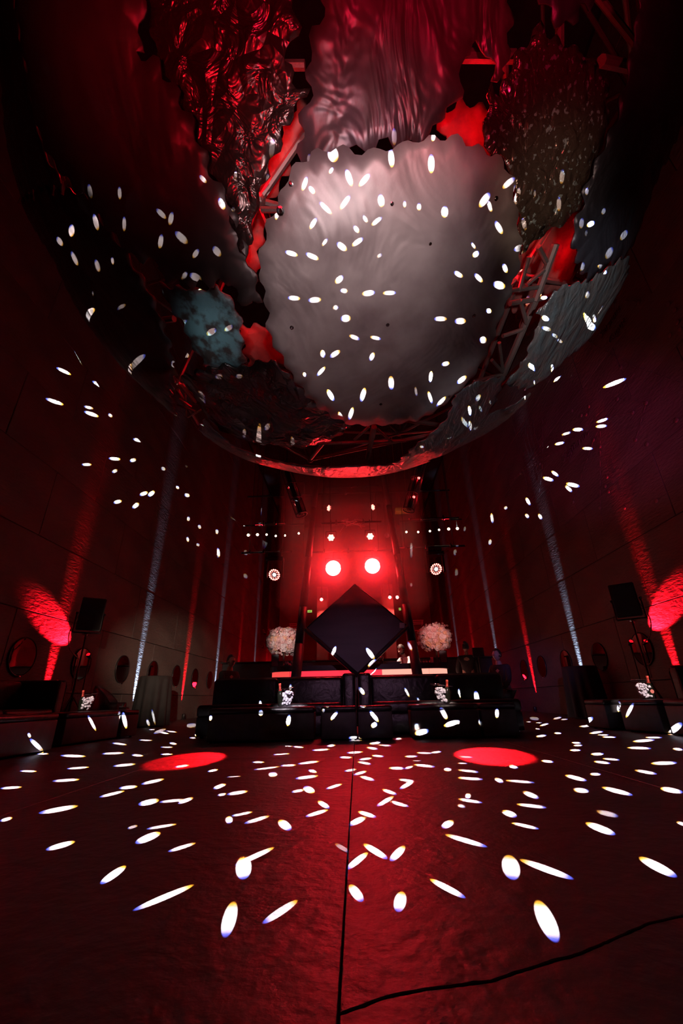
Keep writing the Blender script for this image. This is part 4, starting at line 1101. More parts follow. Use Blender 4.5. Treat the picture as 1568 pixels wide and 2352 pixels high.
light_bar((570, 1142), (1030, 1125), 10.6, 'topmost long lighting bar just under the globe')
light_bar((588, 1204), (655, 1201), 9.7, 'short lighting bar above the left row of bulbs', clamps=2)
light_bar((940, 1194), (1052, 1188), 9.7, 'lighting bar above the right row of bulbs', clamps=2)
light_bar((555, 1271), (668, 1266), 9.95, 'lighting bar carrying the left moving head lamp')
light_bar((905, 1256), (1066, 1256), 9.95, 'lighting bar carrying the right moving head lamp')
light_bar((738, 1202), (874, 1198), 9.45, 'short middle lighting bar with tangled cables', clamps=2)
light_bar((715, 1268), (897, 1264), 10.1, 'middle lighting bar just above the two bright red lamps')
light_bar((745, 1119), (870, 1117), 10.85, 'short upper bar right under the globe rim', 0.03, 1)
bm = NB()
for k in range(9):
    rr = random.Random(k); p = at(808, 1196, 1, 9.40)
    q = p + Vector((rr.uniform(-.25, .25), rr.uniform(-.1, .1), rr.uniform(-.12, .10)))
    path(bm, [p + Vector((rr.uniform(-.3, .3), 0, rr.uniform(-.02, .02))), q, q + Vector((rr.uniform(-.2, .2), 0, rr.uniform(-.25, .1)))], 0.008, 5)
tag(obj('cable_tangle', bm, m_white, None), 'tangle of cables round the short middle lighting bar', 'cables')


def par(p, d, label, hung):
    d = Vector(d).normalized(); q = d.to_track_quat('Z', 'Y')
    t = thing('par_lamp', label, 'stage lamp', p, 0, 'red LED par lamps')
    Q = q.to_matrix().to_4x4()
    bm = NB(); lathe(bm, [(0.03, -0.24), (0.07, -0.22), (0.095, -0.10), (0.10, 0.0), (0.094, 0.004), (0.09, -0.01)], 20, Q, True); obj('can', bm, m_black, t, True)
    for k in range(7):
        a = 2 * PI * k / 6; r = 0.0 if k == 6 else 0.055
        bm = NB(); ball(bm, (r * math.cos(a), r * math.sin(a), 0.0), 0.030, 2, (1, 1, 0.4)); bmesh.ops.transform(bm, matrix=Q, verts=bm.verts); obj('led', bm, m_em_par, t, True)
    bm = NB(); path(bm, [(-0.12, 0, 0), (-0.12, 0, 0.16), (0.12, 0, 0.16), (0.12, 0, 0)], 0.008, 6); tube(bm, (0, 0, 0.16), (0, 0, hung), 0.01, 0.01, 6); obj('yoke', bm, m_pipe, t)
    spot('par_lamp_beam', p + d * 0.06, p + d, 30, RED, 40, 0.6, 0.06)


pp = [at(760, 1235, 1, 9.45), at(850, 1232, 1, 9.45), at(755, 1167, 1, 10.6), at(856, 1165, 1, 10.6)]
par(pp[0], (0.05, -1, -0.5), 'left of the two lower red par lamps above the bright pair', 0.44)
par(pp[1], (-0.05, -1, -0.5), 'right of the two lower red par lamps above the bright pair', 0.44)
par(pp[2], (0.95, -0.55, -0.45), 'left of the two upper red par lamps under the globe', 0.42)
par(pp[3], (-0.95, -0.55, -0.45), 'right of the two upper red par lamps under the globe', 0.42)
for k, (x, y, nm) in enumerate(((765, 1305, 'left'), (855, 1300, 'right'))):
    p = at(x, y, 1, 10); t = thing('blinder_lamp', '%s of the two dazzling red stage lamps' % nm, 'stage lamp', p, 0, 'dazzling stage lamps')
    Q = Matrix.Rotation(PI / 2 + 0.12, 4, 'X')
    bm = NB(); lathe(bm, [(0.05, -0.30), (0.12, -0.27), (0.19, -0.08), (0.21, 0.02), (0.20, 0.02), (0.19, -0.02)], 24, Q, True); obj('housing', bm, m_black, t, True)
    bm = NB(); lathe(bm, [(0.19, 0.0), (0.14, 0.03), (0.05, 0.045)], 24, Q, True, True); obj('lens', bm, m_em_hot, t, True)
    bm = NB(); path(bm, [(-0.19, 0, 0), (-0.19, 0, 0.25), (0.19, 0, 0.25), (0.19, 0, 0)], 0.012, 6); tube(bm, (0, 0, 0.25), (0, 0.1, 0.44), 0.014, 0.014, 6); obj('yoke', bm, m_pipe, t)
for k, (x, y, nm, pool) in enumerate(((630, 1320, 'left', (-1.63, 4.55, 0)), (1001, 1307, 'right', (1.24, 4.50, 0)))):
    p = at(x, y, 1, 9.9); t = thing('moving_head', '%s moving head lamp with a ring of red LEDs' % nm, 'stage lamp', p, 0, 'moving head lamps')
    d = (Vector((pool[0] * (0.2 if k == 0 else 0.3), 2.0, 0)) - p).normalized(); d = (d + Vector((-0.35 if k == 0 else 0.35, 0, -0.15))).normalized()
    Q = d.to_track_quat('Z', 'Y').to_matrix().to_4x4()
    bm = NB(); lathe(bm, [(0.06, -0.24), (0.12, -0.20), (0.15, -0.06), (0.155, 0.0), (0.15, 0.006), (0.02, 0.006)], 28, Q, True); obj('head', bm, m_black, t, True)
    for j in range(16):
        a = 2 * PI * j / 16
        bm = NB(); ball(bm, (0.125 * math.cos(a), 0.125 * math.sin(a), 0.010), 0.019, 2, (1, 1, 0.5)); bmesh.ops.transform(bm, matrix=Q, verts=bm.verts); obj('ring_led', bm, m_em_par, t, True)
    for j in range(10):
        a = 2 * PI * j / 10
        bm = NB(); ball(bm, (0.085 * math.cos(a), 0.085 * math.sin(a), 0.010), 0.014, 2, (1, 1, 0.5)); bmesh.ops.transform(bm, matrix=Q, verts=bm.verts); obj('ring_led', bm, m_em_red, t, True)
    for j in range(7):
        a = 2 * PI * j / 6; r = 0 if j == 6 else 0.036
        bm = NB(); ball(bm, (r * math.cos(a), r * math.sin(a), 0.010), 0.016, 2, (1, 1, 0.5)); bmesh.ops.transform(bm, matrix=Q, verts=bm.verts); obj('centre_led', bm, m_em_white, t, True)
    for s in (-1, 1):
        bm = NB(); box(bm, (s * 0.19, 0, 0.13), (0.05, 0.12, 0.42), bevel=0.015, seg=2); obj('yoke_arm', bm, m_black, t)
    bm = NB(); box(bm, (0, 0, 0.38), (0.44, 0.24, 0.10), bevel=0.02, seg=2); obj('yoke_top', bm, m_black, t)
    bm = NB(); box(bm, (0, 0, 0.48), (0.34, 0.26, 0.10), bevel=0.015, seg=2); tube(bm, (0, 0, 0.5), (0, 0.1, 0.58), 0.02, 0.02, 8); obj('base', bm, m_black, t)
    spot('moving_head_beam', p + d * 0.2, pool, 6500, (1.0, 0.006, 0.012), 6.4, 0.2, 0.03)

# two rows of small warm bulbs
bl = [(570, 1229), (591, 1228), (612, 1228), (633, 1231), (654, 1230), (686, 1225)]
br = [(933, 1222), (960, 1222), (987, 1220), (1008, 1217), (1030, 1215), (1050, 1214)]
for row, nm in ((bl, 'left'), (br, 'right')):
    for k, q in enumerate(row):
        p = at(*q, 1, 10.3); t = thing('bulb', '%s bulb from the left in the %s row of small warm bulbs' % (ORD[k], nm), 'lamp', p, 0, 'rows of small warm bulbs')
        s = 1.0 if k in (0, 1) and nm == 'left' or k in (4, 5) and nm == 'right' else 0.75
        bm = NB(); ball(bm, (0, 0, 0), 0.036 * s, 2); obj('globe', bm, m_em_bulb, t, True)
        bm = NB(); tube(bm, (0, 0, 0.025), (0, 0, 0.09), 0.022, 0.014, 10); tube(bm, (0, 0, 0.09), (0, 0, 0.40), 0.004, 0.004, 5); obj('socket', bm, m_black, t)
    a = at(*row[0], 1, 10.3); c = at(*row[-1], 1, 10.3); z = max(at(*q, 1, 10.3).z for q in row) + 0.26
    bm = NB(); box(bm, ((a.x + c.x) / 2, 10.3, z), (abs(c.x - a.x) + 0.3, 0.03, 0.03))
    for s in (-1, 1): tube(bm, ((a.x + c.x) / 2 + s * 0.5, 10.3, z), ((a.x + c.x) / 2 + s * 0.5, 10.3, 13.88), 0.006, 0.006, 5)
    tag(obj('lamp_track', bm, m_black, None), 'thin black track holding the %s row of warm bulbs' % nm, 'lamp track', 'lamp tracks')

# caged tube heaters hanging at a slant
for (x1, y1, x2, y2, nm) in ((657, 1082, 692, 1182, 'left'), (966, 1064, 938, 1172, 'right')):
    a, c = at(x1, y1, 1, 8.6), at(x2, y2, 1, 8.6); d = c - a; L_ = d.length; Q = d.to_track_quat('Z', 'Y').to_matrix().to_4x4()
    t = thing('caged_lamp', 'slanted ribbed cage with red lamps at the %s of the rig' % nm, 'lamp', a, 0, 'slanted caged lamps')
    bm = NB()
    for k in range(22):
        an = 2 * PI * k / 22; tube(bm, (0.13 * math.cos(an), 0.13 * math.sin(an), 0), (0.13 * math.cos(an), 0.13 * math.sin(an), L_), 0.006, 0.006, 5)
    bmesh.ops.transform(bm, matrix=Q, verts=bm.verts); obj('ribs', bm, m_column, t)
    for k in range(4):
        bm = NB(); lathe(bm, [(0.125, 0), (0.142, 0), (0.142, 0.02), (0.125, 0.02)], 24, Q @ Matrix.Translation((0, 0, L_ * k / 3 - 0.01))); obj('hoop', bm, m_column, t, True)
    bm = NB(); tube(bm, (0, 0, 0.02), (0, 0, L_ - 0.02), 0.06, 0.06, 12); bmesh.ops.transform(bm, matrix=Q, verts=bm.verts); obj('core', bm, m_black, t, True)
    for k in (0.34, 0.74):
        bm = NB(); ball(bm, (0.05, -0.04, L_ * k), 0.030, 2); bmesh.ops.transform(bm, matrix=Q, verts=bm.verts); obj('bulb', bm, m_em_red, t, True)
        bp = a + (Q @ Vector((0.09, -0.07, L_ * k)))
        point('caged_lamp_glow', bp, 1.6, RED, 0.02)
    bm = NB(); tube(bm, (0, 0, 0), (0, 0, 13.88 - a.z), 0.008, 0.008, 6); obj('drop_rod', bm, m_pipe, t)

# small mirror ball
p = at(888, 1230, 1, 10.45); t = thing('mirror_ball', 'small mirror ball hanging right of the red par lamps', 'mirror ball', p)
bm = NB(); lathe(bm, [(0.075 * math.sin(PI * k / 10), -0.075 * math.cos(PI * k / 10)) for k in range(1, 10)], 18, None, True, True); obj('facets', bm, m_chrome, t)
bm = NB(); tube(bm, (0, 0, 0.07), (0, 0, 13.88 - p.z), 0.003, 0.003, 5); obj('wire', bm, m_pipe, t)

# far end: lit piers with lamps, exit signs, window slats, amber soffit
for k, (x0, x1, y0, y1, nm) in enumerate(((727, 752, 1366, 1405, 'left'), (880, 902, 1360, 1405, 'right'))):
    a, c = at(x0, y1, 1, 20.0), at(x1, y0, 1, 20.0)
    bm = NB(); box(bm, ((a.x + c.x) / 2, 20.2, c.z / 2 + 0.2), (c.x - a.x, 0.4, c.z + 0.4), bevel=0.02)
    o = obj('trim_%d' % (k + 3), bm, mat('far_pier', (0.40, 0.22, 0.20), 0.7, 0, (0.34, 0.18, 0.17), 3)); o['kind'] = 'structure'
for k, (x, y, lab) in enumerate(((738, 1377, 'small far lamp seen above the left shoulder of the diamond panel'), (895, 1372, 'left of the pair of far lamps right of the diamond panel'), (912, 1372, 'right of the pair of far lamps right of the diamond panel'))):
    p = at(x, y, 1, 19.6); t = thing('far_lamp', lab, 'lamp', p, 0, 'far lamps at the end of the hall')
    bm = NB(); ball(bm, (0, 0, 0), 0.075, 2); obj('bulb', bm, m_em_hot, t, True)
    bm = NB(); tube(bm, (0, 0.03, 0.05), (0, 0.08, 0.16), 0.085, 0.05, 14); tube(bm, (0, 0.1, 0.15), (0, 0.1, 13.88 - p.z), 0.012, 0.012, 6); obj('can', bm, m_black, t)
    spot('far_lamp_beam', p + Vector((0, -0.1, -0.05)), p + Vector((0.0, 0.42, -1.2)), 160, (1.0, 0.12, 0.10), 60, 0.6, 0.05)
for k, (x, y, nm) in enumerate(((711, 1404, 'left'), (918, 1399, 'right'))):
    p = at(x, y, 1, 19.0); t = thing('exit_sign', 'small green lit exit sign at the %s of the diamond panel' % nm, 'sign', p, 0, 'green exit signs')
    w = 0.20 if k == 0 else 0.09
    bm = NB(); box(bm, (0, 0.03, 0), (w + 0.03, 0.05, 0.14), bevel=0.006); tube(bm, (0, 0.03, 0.06), (0, 0.03, 13.88 - p.z), 0.006, 0.006, 5); obj('case', bm, m_black, t)
    bm = NB(); box(bm, (0, 0, 0), (w, 0.012, 0.11)); obj('face', bm, m_em_green, t)
    bm = NB(); box(bm, (-w * 0.1, -0.008, 0), (w * 0.5, 0.004, 0.022)); tube(bm, (w * 0.32, -0.008, 0), (w * 0.12, -0.008, 0), 0.001, 0.04, 3); obj('arrow', bm, m_white, t)
for k, (x0, x1, ys) in enumerate(((669, 676, (1433, 1437, 1441)), (953, 967, (1425, 1429, 1433, 1448)))):
    for j, y in enumerate(ys):
        a, c = at(x0, y, 1, 24.0), at(x1, y, 1, 24.0)
        bm = NB(); box(bm, ((a.x + c.x) / 2, 24.0, (a.z + c.z) / 2), (c.x - a.x + 0.25, 0.05, 0.035), bevel=0.006)
        for s in (a.x - 0.1, c.x + 0.1): tube(bm, (s, 24.03, (a.z + c.z) / 2), (s, 24.68, (a.z + c.z) / 2), 0.012, 0.012, 5)
        tag(obj('wall_slat', bm, m_white, None), '%s pale slat from the top in the far %s set' % (ORD[j], 'left' if k == 0 else 'right'), 'slat', 'pale slats on the far piers')
a, c = at(907, 1178, 1, 15.0), at(942, 1168, 1, 15.0)
bm = NB(); box(bm, ((a.x + c.x) / 2, 15.0, (a.z + c.z) / 2), (c.x - a.x, 0.3, c.z - a.z), bevel=0.01)
for s in (-1, 1): tube(bm, ((a.x + c.x) / 2 + s * 0.2, 15.0, c.z - 0.02), ((a.x + c.x) / 2 + s * 0.2, 15.0, 13.88), 0.01, 0.01, 6)
tag(obj('wood_soffit', bm, mat('tan_wood', (0.45, 0.25, 0.10), 0.6, 0, (0.36, 0.19, 0.08), 8), None), 'tan wooden box hanging behind the right side of the rig', 'box')
spot('soffit_fill', (1.7, 14.0, 6.0), (1.8, 15, 6.9), 30, (1.0, 0.6, 0.1), 50, 0.8, 0.05)  # amber fill added to light the wooden box, no lamp body
# dark monitor on a post right of the bar
t = thing('monitor', 'small dark monitor on a post at the right end of the bar', 'monitor', (3.02, 10.95, 0))
bm = NB(); box(bm, (0, 0, 1.48), (0.28, 0.05, 0.22), bevel=0.012); obj('case', bm, m_black, t)
bm = NB(); box(bm, (0, -0.027, 1.48), (0.24, 0.004, 0.18)); obj('screen', bm, m_leather, t)
bm = NB(); tube(bm, (0, 0.01, 0.02), (0, 0.01, 1.40), 0.02, 0.02, 10); box(bm, (0, 0, 0.01), (0.3, 0.25, 0.02)); obj('post', bm, m_black, t)

# red light at the far end of the hall
for (x, y, z, e) in ((-3.0, 22.5, 1.2, 45), (3.0, 22.5, 1.2, 45), (0, 22.5, 5.5, 230), (-4.6, 29, 2.5, 60), (4.6, 29, 2.5, 60)):
    point('far_red_light', (x, y, z), e, RED, 0.2)
for s in (-1, 1):
    spot('column_uplight', (s * 1.05, 10.3, 0.3), (s * 1.0, 9.75, 5.0), 160, RED, 26, 0.8, 0.04)
    spot('rim_red_light', (s * 2.4, 9.9, 4.6), (s * 0.6, 6.6, 4.3), 70, RED, 50, 0.9, 0.1)

# ================================================================ THE LIGHT DOTS
# beams of one multi-facet effect light standing behind the photographer: one narrow beam for every fleck of light
SRC = Vector((0.0, -0.9, 1.7))


def beam(p1, p2, w, plane=None, k=1.0, soft=0.25):
    """p1 = blue-fringed end, p2 = yellow-fringed end of the fleck"""
    m_ = ((p1[0] + p2[0]) / 2, (p1[1] + p2[1]) / 2)
    d = px(*m_)
    if plane is not None:
        P = at(*m_, plane[0], plane[1]); N = Vector((0, 0, 0)); N[plane[0]] = 1.0
    else:
        oc = CAM - GC; r_ = GR + 0.02; b_ = d.dot(oc); q = b_ * b_ - (oc.dot(oc) - r_ * r_)
        if q > 0:
            P = CAM + d * (-b_ - math.sqrt(q)); N = (P - GC).normalized()
        else:
            c = []
            for ax, v in ((2, 0.0), (0, -W), (0, W), (1, YB)):
                if abs(d[ax]) > 1e-6:
                    tt = (v - CAM[ax]) / d[ax]
                    if tt > 0: c.append((tt, ax))
            tt, ax = min(c); P = CAM + d * tt; N = Vector((0, 0, 0)); N[ax] = 1.0

    def on(q):
        e = px(*q); return CAM + e * ((P - CAM).dot(N) / e.dot(N))
    dx, dyy = p1[0] - p2[0], p1[1] - p2[1]; L_ = math.hypot(dx, dyy)
    if L_ < w: s_ = w * 1.02 / max(L_, 1e-3); dx *= s_; dyy *= s_; L_ = w * 1.02
    q1 = (m_[0] + dx / 2, m_[1] + dyy / 2); q2 = (m_[0] - dx / 2, m_[1] - dyy / 2)
    nx, ny = -dyy / L_ * w / 2, dx / L_ * w / 2
    a3 = (on(q1) - on(q2)) / 2; b3 = (on((m_[0] + nx, m_[1] + ny)) - on((m_[0] - nx, m_[1] - ny))) / 2
    D = P - SRC; dist = D.length; dn = D / dist
    S = SRC + dn * 0.28; dist -= 0.28
    u0 = dn.orthogonal().normalized(); v0 = dn.cross(u0)
    A = np.array([[a3.dot(u0), b3.dot(u0)], [a3.dot(v0), b3.dot(v0)]]) / dist
    U, sg, _ = np.linalg.svd(A)
    e1 = u0 * float(U[0, 0]) + v0 * float(U[1, 0])
    if e1.dot(a3) > 0: e1 = -e1                     # local -X towards the blue end
    zc = -dn; e2 = zc.cross(e1)
    half = math.tan(math.radians(3.0))
    sx, sy = max(float(sg[0]), 2e-4) / half, max(float(sg[1]), 2e-4) / half
    l = bpy.data.lights.new('effect_beam', 'SPOT'); l.spot_size = math.radians(6.0); l.spot_blend = soft; l.shadow_soft_size = 0.0
    l.energy = KDOT * k * dist * dist / max(0.25, abs(dn.dot(N))) / NODE_GAIN   # the rest of the power is in the lamp's own node tree
    l.use_nodes = True; nt = l.node_tree; n = nt.nodes; em = n['Emission']
    tc = n.new('ShaderNodeTexCoord'); sp = n.new('ShaderNodeSeparateXYZ'); nt.links.new(tc.outputs['Normal'], sp.inputs[0])
    dv = n.new('ShaderNodeMath'); dv.operation = 'DIVIDE'; nt.links.new(sp.outputs['X'], dv.inputs[0]); nt.links.new(sp.outputs['Z'], dv.inputs[1])
    mr = n.new('ShaderNodeMapRange'); e = half * sx * sx; mr.inputs[1].default_value = -e; mr.inputs[2].default_value = e; nt.links.new(dv.outputs[0], mr.inputs[0])
    cr = n.new('ShaderNodeValToRGB'); R_ = cr.color_ramp
    R_.elements[0].position = 0.0; R_.elements[0].color = (0.5, 0.22, 0.0, 1); R_.elements[1].position = 1.0; R_.elements[1].color = (0.01, 0.02, 0.30, 1)
    for pos, c in ((0.10, (0.9, 0.55, 0.06)), (0.24, (1, 0.97, 0.92)), (0.76, (0.92, 0.96, 1)), (0.90, (0.10, 0.16, 0.9))):
        q = R_.elements.new(pos); q.color = (*c, 1)
    nt.links.new(mr.outputs[0], cr.inputs[0]); nt.links.new(cr.outputs[0], em.inputs[0])
    gn = n.new('ShaderNodeMath'); gn.operation = 'MULTIPLY'; gn.inputs[1].default_value = NODE_GAIN; nt.links.new(cr.outputs['Alpha'], gn.inputs[0]); nt.links.new(gn.outputs[0], em.inputs[1])
    o = bpy.data.objects.new('effect_beam', l); COL.objects.link(o)
    mm = Matrix.Identity(4)
    for i in range(3):
        mm[i][0] = e1[i] * sx; mm[i][1] = e2[i] * sy; mm[i][2] = zc[i]; mm[i][3] = S[i]
    o.matrix_world = mm


KDOT = 260.0
NODE_GAIN = 700.0


def flecks(ox, oy, s, data, plane=None, k=1.0, soft=0.25):
    for q in data:
        kk = k * (q[5] if len(q) > 5 else 1.0)
        beam((ox + q[0] * s, oy + q[1] * s), (ox + q[2] * s, oy + q[3] * s), max(q[4] * s, 2.0), plane, kk, soft)
KF, KG, KW, KT = 5.0, 1.3, 3.0, 6.0
# globe, left
flecks(0, 0, .5, [(1252,612,1242,700,26),(1228,770,1226,822,16),(408,850,420,918,22),(548,858,551,918,18),(430,980,450,1060,24),(570,992,570,1062,18),(716,950,762,996,24),(790,962,778,1026,24),(742,1065,732,1135,24),
 (803,1052,860,1108,34),(1005,905,1030,960,28),(915,800,948,836,20),(1080,765,1080,805,16,.5),(1070,943,1070,970,18,.5),(910,1132,885,1175,24),(978,1122,1012,1170,32),(258,1075,286,1116,22),(324,1142,356,1206,20)], k=KG)
flecks(0, 560, .5, [(438,70,456,128,22),(514,62,520,98,14),(735,165,738,200,18),(300,232,326,266,24),(422,198,424,220,8,.5),(400,258,418,290,18),(393,393,415,430,26),(536,296,578,278,18,.5),(668,500,594,570,30),(795,535,795,565,20,.6),
 (858,118,834,156,22),(870,128,924,160,36),(848,300,824,332,28),(830,370,852,395,22),(988,345,945,378,30),(1066,335,1026,355,24),(985,576,1020,574,20),(1078,570,1112,572,18),
 (938,683,906,655,24),(1084,905,1018,832,18),(1116,855,1120,812,16),(1216,815,1232,775,24),(1350,918,1336,856,18),(920,870,938,850,16),(1175,990,1213,1030,14)], k=KG)
# left wall
flecks(0, 560, .5, [(258,568,328,602,16),(422,630,495,670,16),(208,710,294,740,18),(385,770,455,794,18),(384,746,430,758,14,.5),(497,780,516,796,14,.5),(610,896,656,908,16,.7),(497,985,555,990,16,.7),(595,998,626,990,18,.6),(374,1014,422,1014,14,.7),
 (514,1050,540,1038,16,.5),(740,1028,760,1038,16,.3),(810,1112,820,1126,14,.6),(846,1152,872,1158,18,.5),(640,1155,680,1140,18,.7),(680,1160,710,1135,20),(520,1190,560,1180,18,.7),(608,1215,638,1190,20,.8),
 (866,1252,864,1275,14,.4),(912,1290,920,1310,14,.4),(996,1310,996,1335,14,.4),(860,1345,864,1370,12,.4),(905,1375,912,1390,14,.3),(1000,1395,1006,1440,14,.5)], (0, -5.6), k=KW)
# globe, right
flecks(784, 0, .5, [(242,585,242,668,24),(225,695,232,785,30),(412,720,412,812,32),(425,622,418,664,20),(22,790,48,870,28),(130,812,80,870,26),(178,905,186,965,32),(290,935,290,968,16,.4),(356,945,356,982,22,.4),
 (100,1002,118,1035,16),(185,1010,138,1048,20),(57,1050,80,1082,20),(100,1105,48,1142,24),(475,960,472,1015,34),(680,900,632,968,34),(672,935,688,990,20),(705,1030,738,1092,26),(595,1128,615,1158,14,.6),(630,1170,602,1195,26),
 (795,830,738,882,28),(795,862,797,935,16),(815,850,815,885,20),(1017,760,1010,838,24),(888,855,888,892,10,.6),(998,900,998,972,22),(832,985,846,1045,22),(1128,868,1124,905,16),(1105,1008,1098,1060,22),(1208,968,1196,998,18),
 (1125,1065,1120,1095,12,.4),(1310,1072,1280,1118,26),(1243,1145,1214,1198,30),(1110,1210,1100,1250,22),(790,1165,840,1145,30),(868,1185,862,1235,22)], k=KG)
flecks(560, 300, .2168, [(690,190,685,300,45),(930,200,960,370,120,1.6),(945,420,905,490,36),(670,520,620,670,50),(690,620,750,700,50),(800,785,930,915,50),(1125,715,1020,865,55),(770,955,700,1075,50),(885,1175,830,1250,34),
 (985,1215,1090,1300,70),(435,1310,575,1355,55),(655,1330,795,1395,55),(1460,1335,1410,1370,36,.3),(1050,1565,970,1645,65),(365,860,340,980,45)], k=KG)
flecks(860, 300, .236, [(770,1400,860,1455,50),(970,1420,1050,1505,50),(1250,1325,1285,1415,50)], k=KG)
flecks(860, 640, .236, [(1150,75,1270,110,80),(1085,330,1135,350,50),(575,415,705,415,50),(775,440,890,435,65),(1020,625,1090,615,70),(650,860,730,840,45,.8),(800,1045,895,970,50),(165,1105,158,965,60),(410,1165,395,1070,25,.25),
 (560,1240,520,1115,36),(600,1270,695,1170,40),(985,1180,1030,1115,40),(1045,1280,1015,1215,28,.4),(1130,1195,1120,1155,25,.25),(910,1455,845,1335,40),(955,1526,1010,1435,34),(210,160,80,165,45)], k=KG)
flecks(580, 640, .2041, [(395,245,540,255,55),(625,275,775,265,65),(1380,180,1230,200,65),(985,160,1070,170,50),(965,355,905,355,50),(990,480,1105,470,85),(1205,710,1085,665,50),(1445,705,1320,680,45),(800,920,780,830,60),
 (870,915,985,835,60),(725,1125,820,1020,45),(595,1135,575,1085,40),(1320,950,1365,855,55),(915,1410,840,1275,60),(1220,1415,1265,1250,60),(1020,1640,965,1530,45),(1085,1625,1130,1475,50)], k=KG)
flecks(1180, 640, .2474, [(690,120,670,195,40),(815,310,775,370,40),(255,455,345,510,45),(350,540,400,580,35),(395,595,450,620,30)], k=KG)
flecks(784, 560, .5, [(375,965,362,938,16),(505,912,484,936,14)], k=KG)
# right wall
flecks(1180, 640, .2474, [(655,570,580,640,28),(790,745,690,800,28),(440,905,360,960,28),(1045,925,820,1015,40,1.4)], (0, 5.6), k=KW)
flecks(1180, 880, .2474, [(710,85,570,155,36,1.4),(705,45,668,80,25),(245,190,178,232,26),(262,375,190,405,28),(875,330,760,365,28,1.3),(865,395,755,405,32,1.3),(645,430,540,432,36,1.2),(530,455,440,482,26,.5),(470,550,375,570,28),(735,608,630,605,30,.8),
 (320,575,290,600,25),(145,700,75,715,28,.7),(415,865,345,815,32),(370,905,265,875,38),(612,960,480,930,40),(540,1010,475,950,34),(152,1135,110,1060,30),(140,750,140,768,15,.3),(60,830,58,848,18,.4)], (0, 5.6), k=KW)
flecks(0, 0, 1, [(1072,1173,1070,1167,9,.3),(1131,1202,1128,1178,7,.5),(1160,1170,1162,1163,8,.4),(1160,1115,1160,1105,8,.5),(1208,1056,1200,1054,7,.6),(1124,1252,1126,1238,7,.3),(1244,1193,1236,1180,8,.7),(1214,1190,1206,1180,8,.5),(1214,1157,1208,1143,8,.5),(1168,1108,1160,1103,7,.5)], (0, 5.6), k=KW)
# far walls and rig
flecks(500, 1050, .3827, [(165,545,162,510,22,.4),(0,600,2,555,16,.4),(265,530,258,515,14,.2),(165,680,158,650,24,.4),(1265,245,1275,205,20,.7),(1495,322,1500,316,22,.3),(1480,410,1485,380,14,.3),(1425,535,1425,495,20,.4),(1433,665,1433,610,20,.3),(1160,705,1162,680,14,.4)], (1, 16.0), k=KW)
# diamond panel, columns, sofas
flecks(500, 1350, .3827, [(708,348,682,415,20),(890,358,940,430,26),(1138,315,1165,370,18,.8),(950,430,900,475,24)], (1, 9.2), k=KT)
flecks(500, 1350, .3827, [(845,605,880,650,24,.8),(1120,565,1150,625,14,.3),(1195,625,1222,675,14,.3),(1450,590,1455,630,10,.5),(1545,600,1565,670,30),(252,645,252,680,16,.3),(435,545,432,585,16,.3)], (1, 7.0), k=KT)
flecks(500, 1350, .3827, [(660,690,655,720,22,.6),(850,705,890,712,22,.7),(1190,685,1205,700,20,.8),(635,725,632,745,20,.8),(720,740,675,795,22,.7),(910,735,965,805,26),(955,810,920,835,32),(785,900,865,912,32),(262,735,255,770,28,.8),(430,760,418,830,28,.9),
 (1335,715,1375,790,28),(1450,800,1355,830,32),(1265,855,1180,875,36),(1190,815,1200,850,28)], (1, 6.12), k=KT)
flecks(0, 1300, .3316, [(605,1022,665,1140,22),(825,1010,828,1060,16,.8),(850,1015,878,1140,30)], (0, -3.75), k=KT)
flecks(0, 1300, .3316, [(195,1155,210,1190,22),(205,1195,300,1285,34)], (0, -3.6), k=KT)
flecks(0, 1300, .3316, [(1050,990,1075,1100,16,.6),(1015,1060,1035,1110,20,.8)], (1, 10.15), k=KT)
flecks(0, 1300, .3316, [(1462,1035,1455,1075,22)], (1, 6.1), k=KT)
flecks(1050, 1300, .3304, [(275,990,275,1060,28),(157,1065,157,1105,20,.7),(5,1070,5,1100,22)], (1, 6.1), k=KT)
flecks(1050, 1300, .3304, [(125,845,145,925,36),(10,830,15,880,14,.6)], (1, 7.2), k=KT)
flecks(1050, 1300, .3304, [(1225,945,1170,1060,26),(1125,945,1120,1000,26,.7),(1568,1060,1470,1140,50)], (0, 3.78), k=KT)
# floor
FL = (2, 0.0)
flecks(0, 1600, .3316, [(255,397,338,396,12),(415,408,598,414,18),(135,515,258,518,14),(460,500,622,488,14),(0,636,155,626,18),(360,586,556,573,20),(705,396,862,390,14),(778,322,880,334,14),(910,404,993,411,16),(780,482,942,467,18),(960,300,1057,304,10),(1110,350,1200,351,10),
 (1110,400,1198,398,11),(1170,320,1225,330,14),(1310,285,1362,287,10,.7),(1145,238,1226,246,9),(1100,245,1170,258,12),(1030,228,1075,230,8,.7),(685,697,868,652,20),(822,635,955,622,24),(975,607,1140,570,22),(1435,520,1512,505,16),(1475,638,1565,605,28),(1505,685,1568,672,18),
 (955,748,1105,715,40),(1100,732,1280,712,20,.8),(1225,740,1340,700,28),(265,808,548,755,34),(0,862,88,838,24),(880,915,955,892,20,.3),(1010,918,1228,882,20,.7),(935,1015,1118,938,52),(315,1062,525,1002,38),(1160,1075,1360,1012,26,.8),(1210,488,1312,475,14),(1290,203,1362,197,34,.35),(1062,256,1150,222,22,.35)], FL, k=KF)
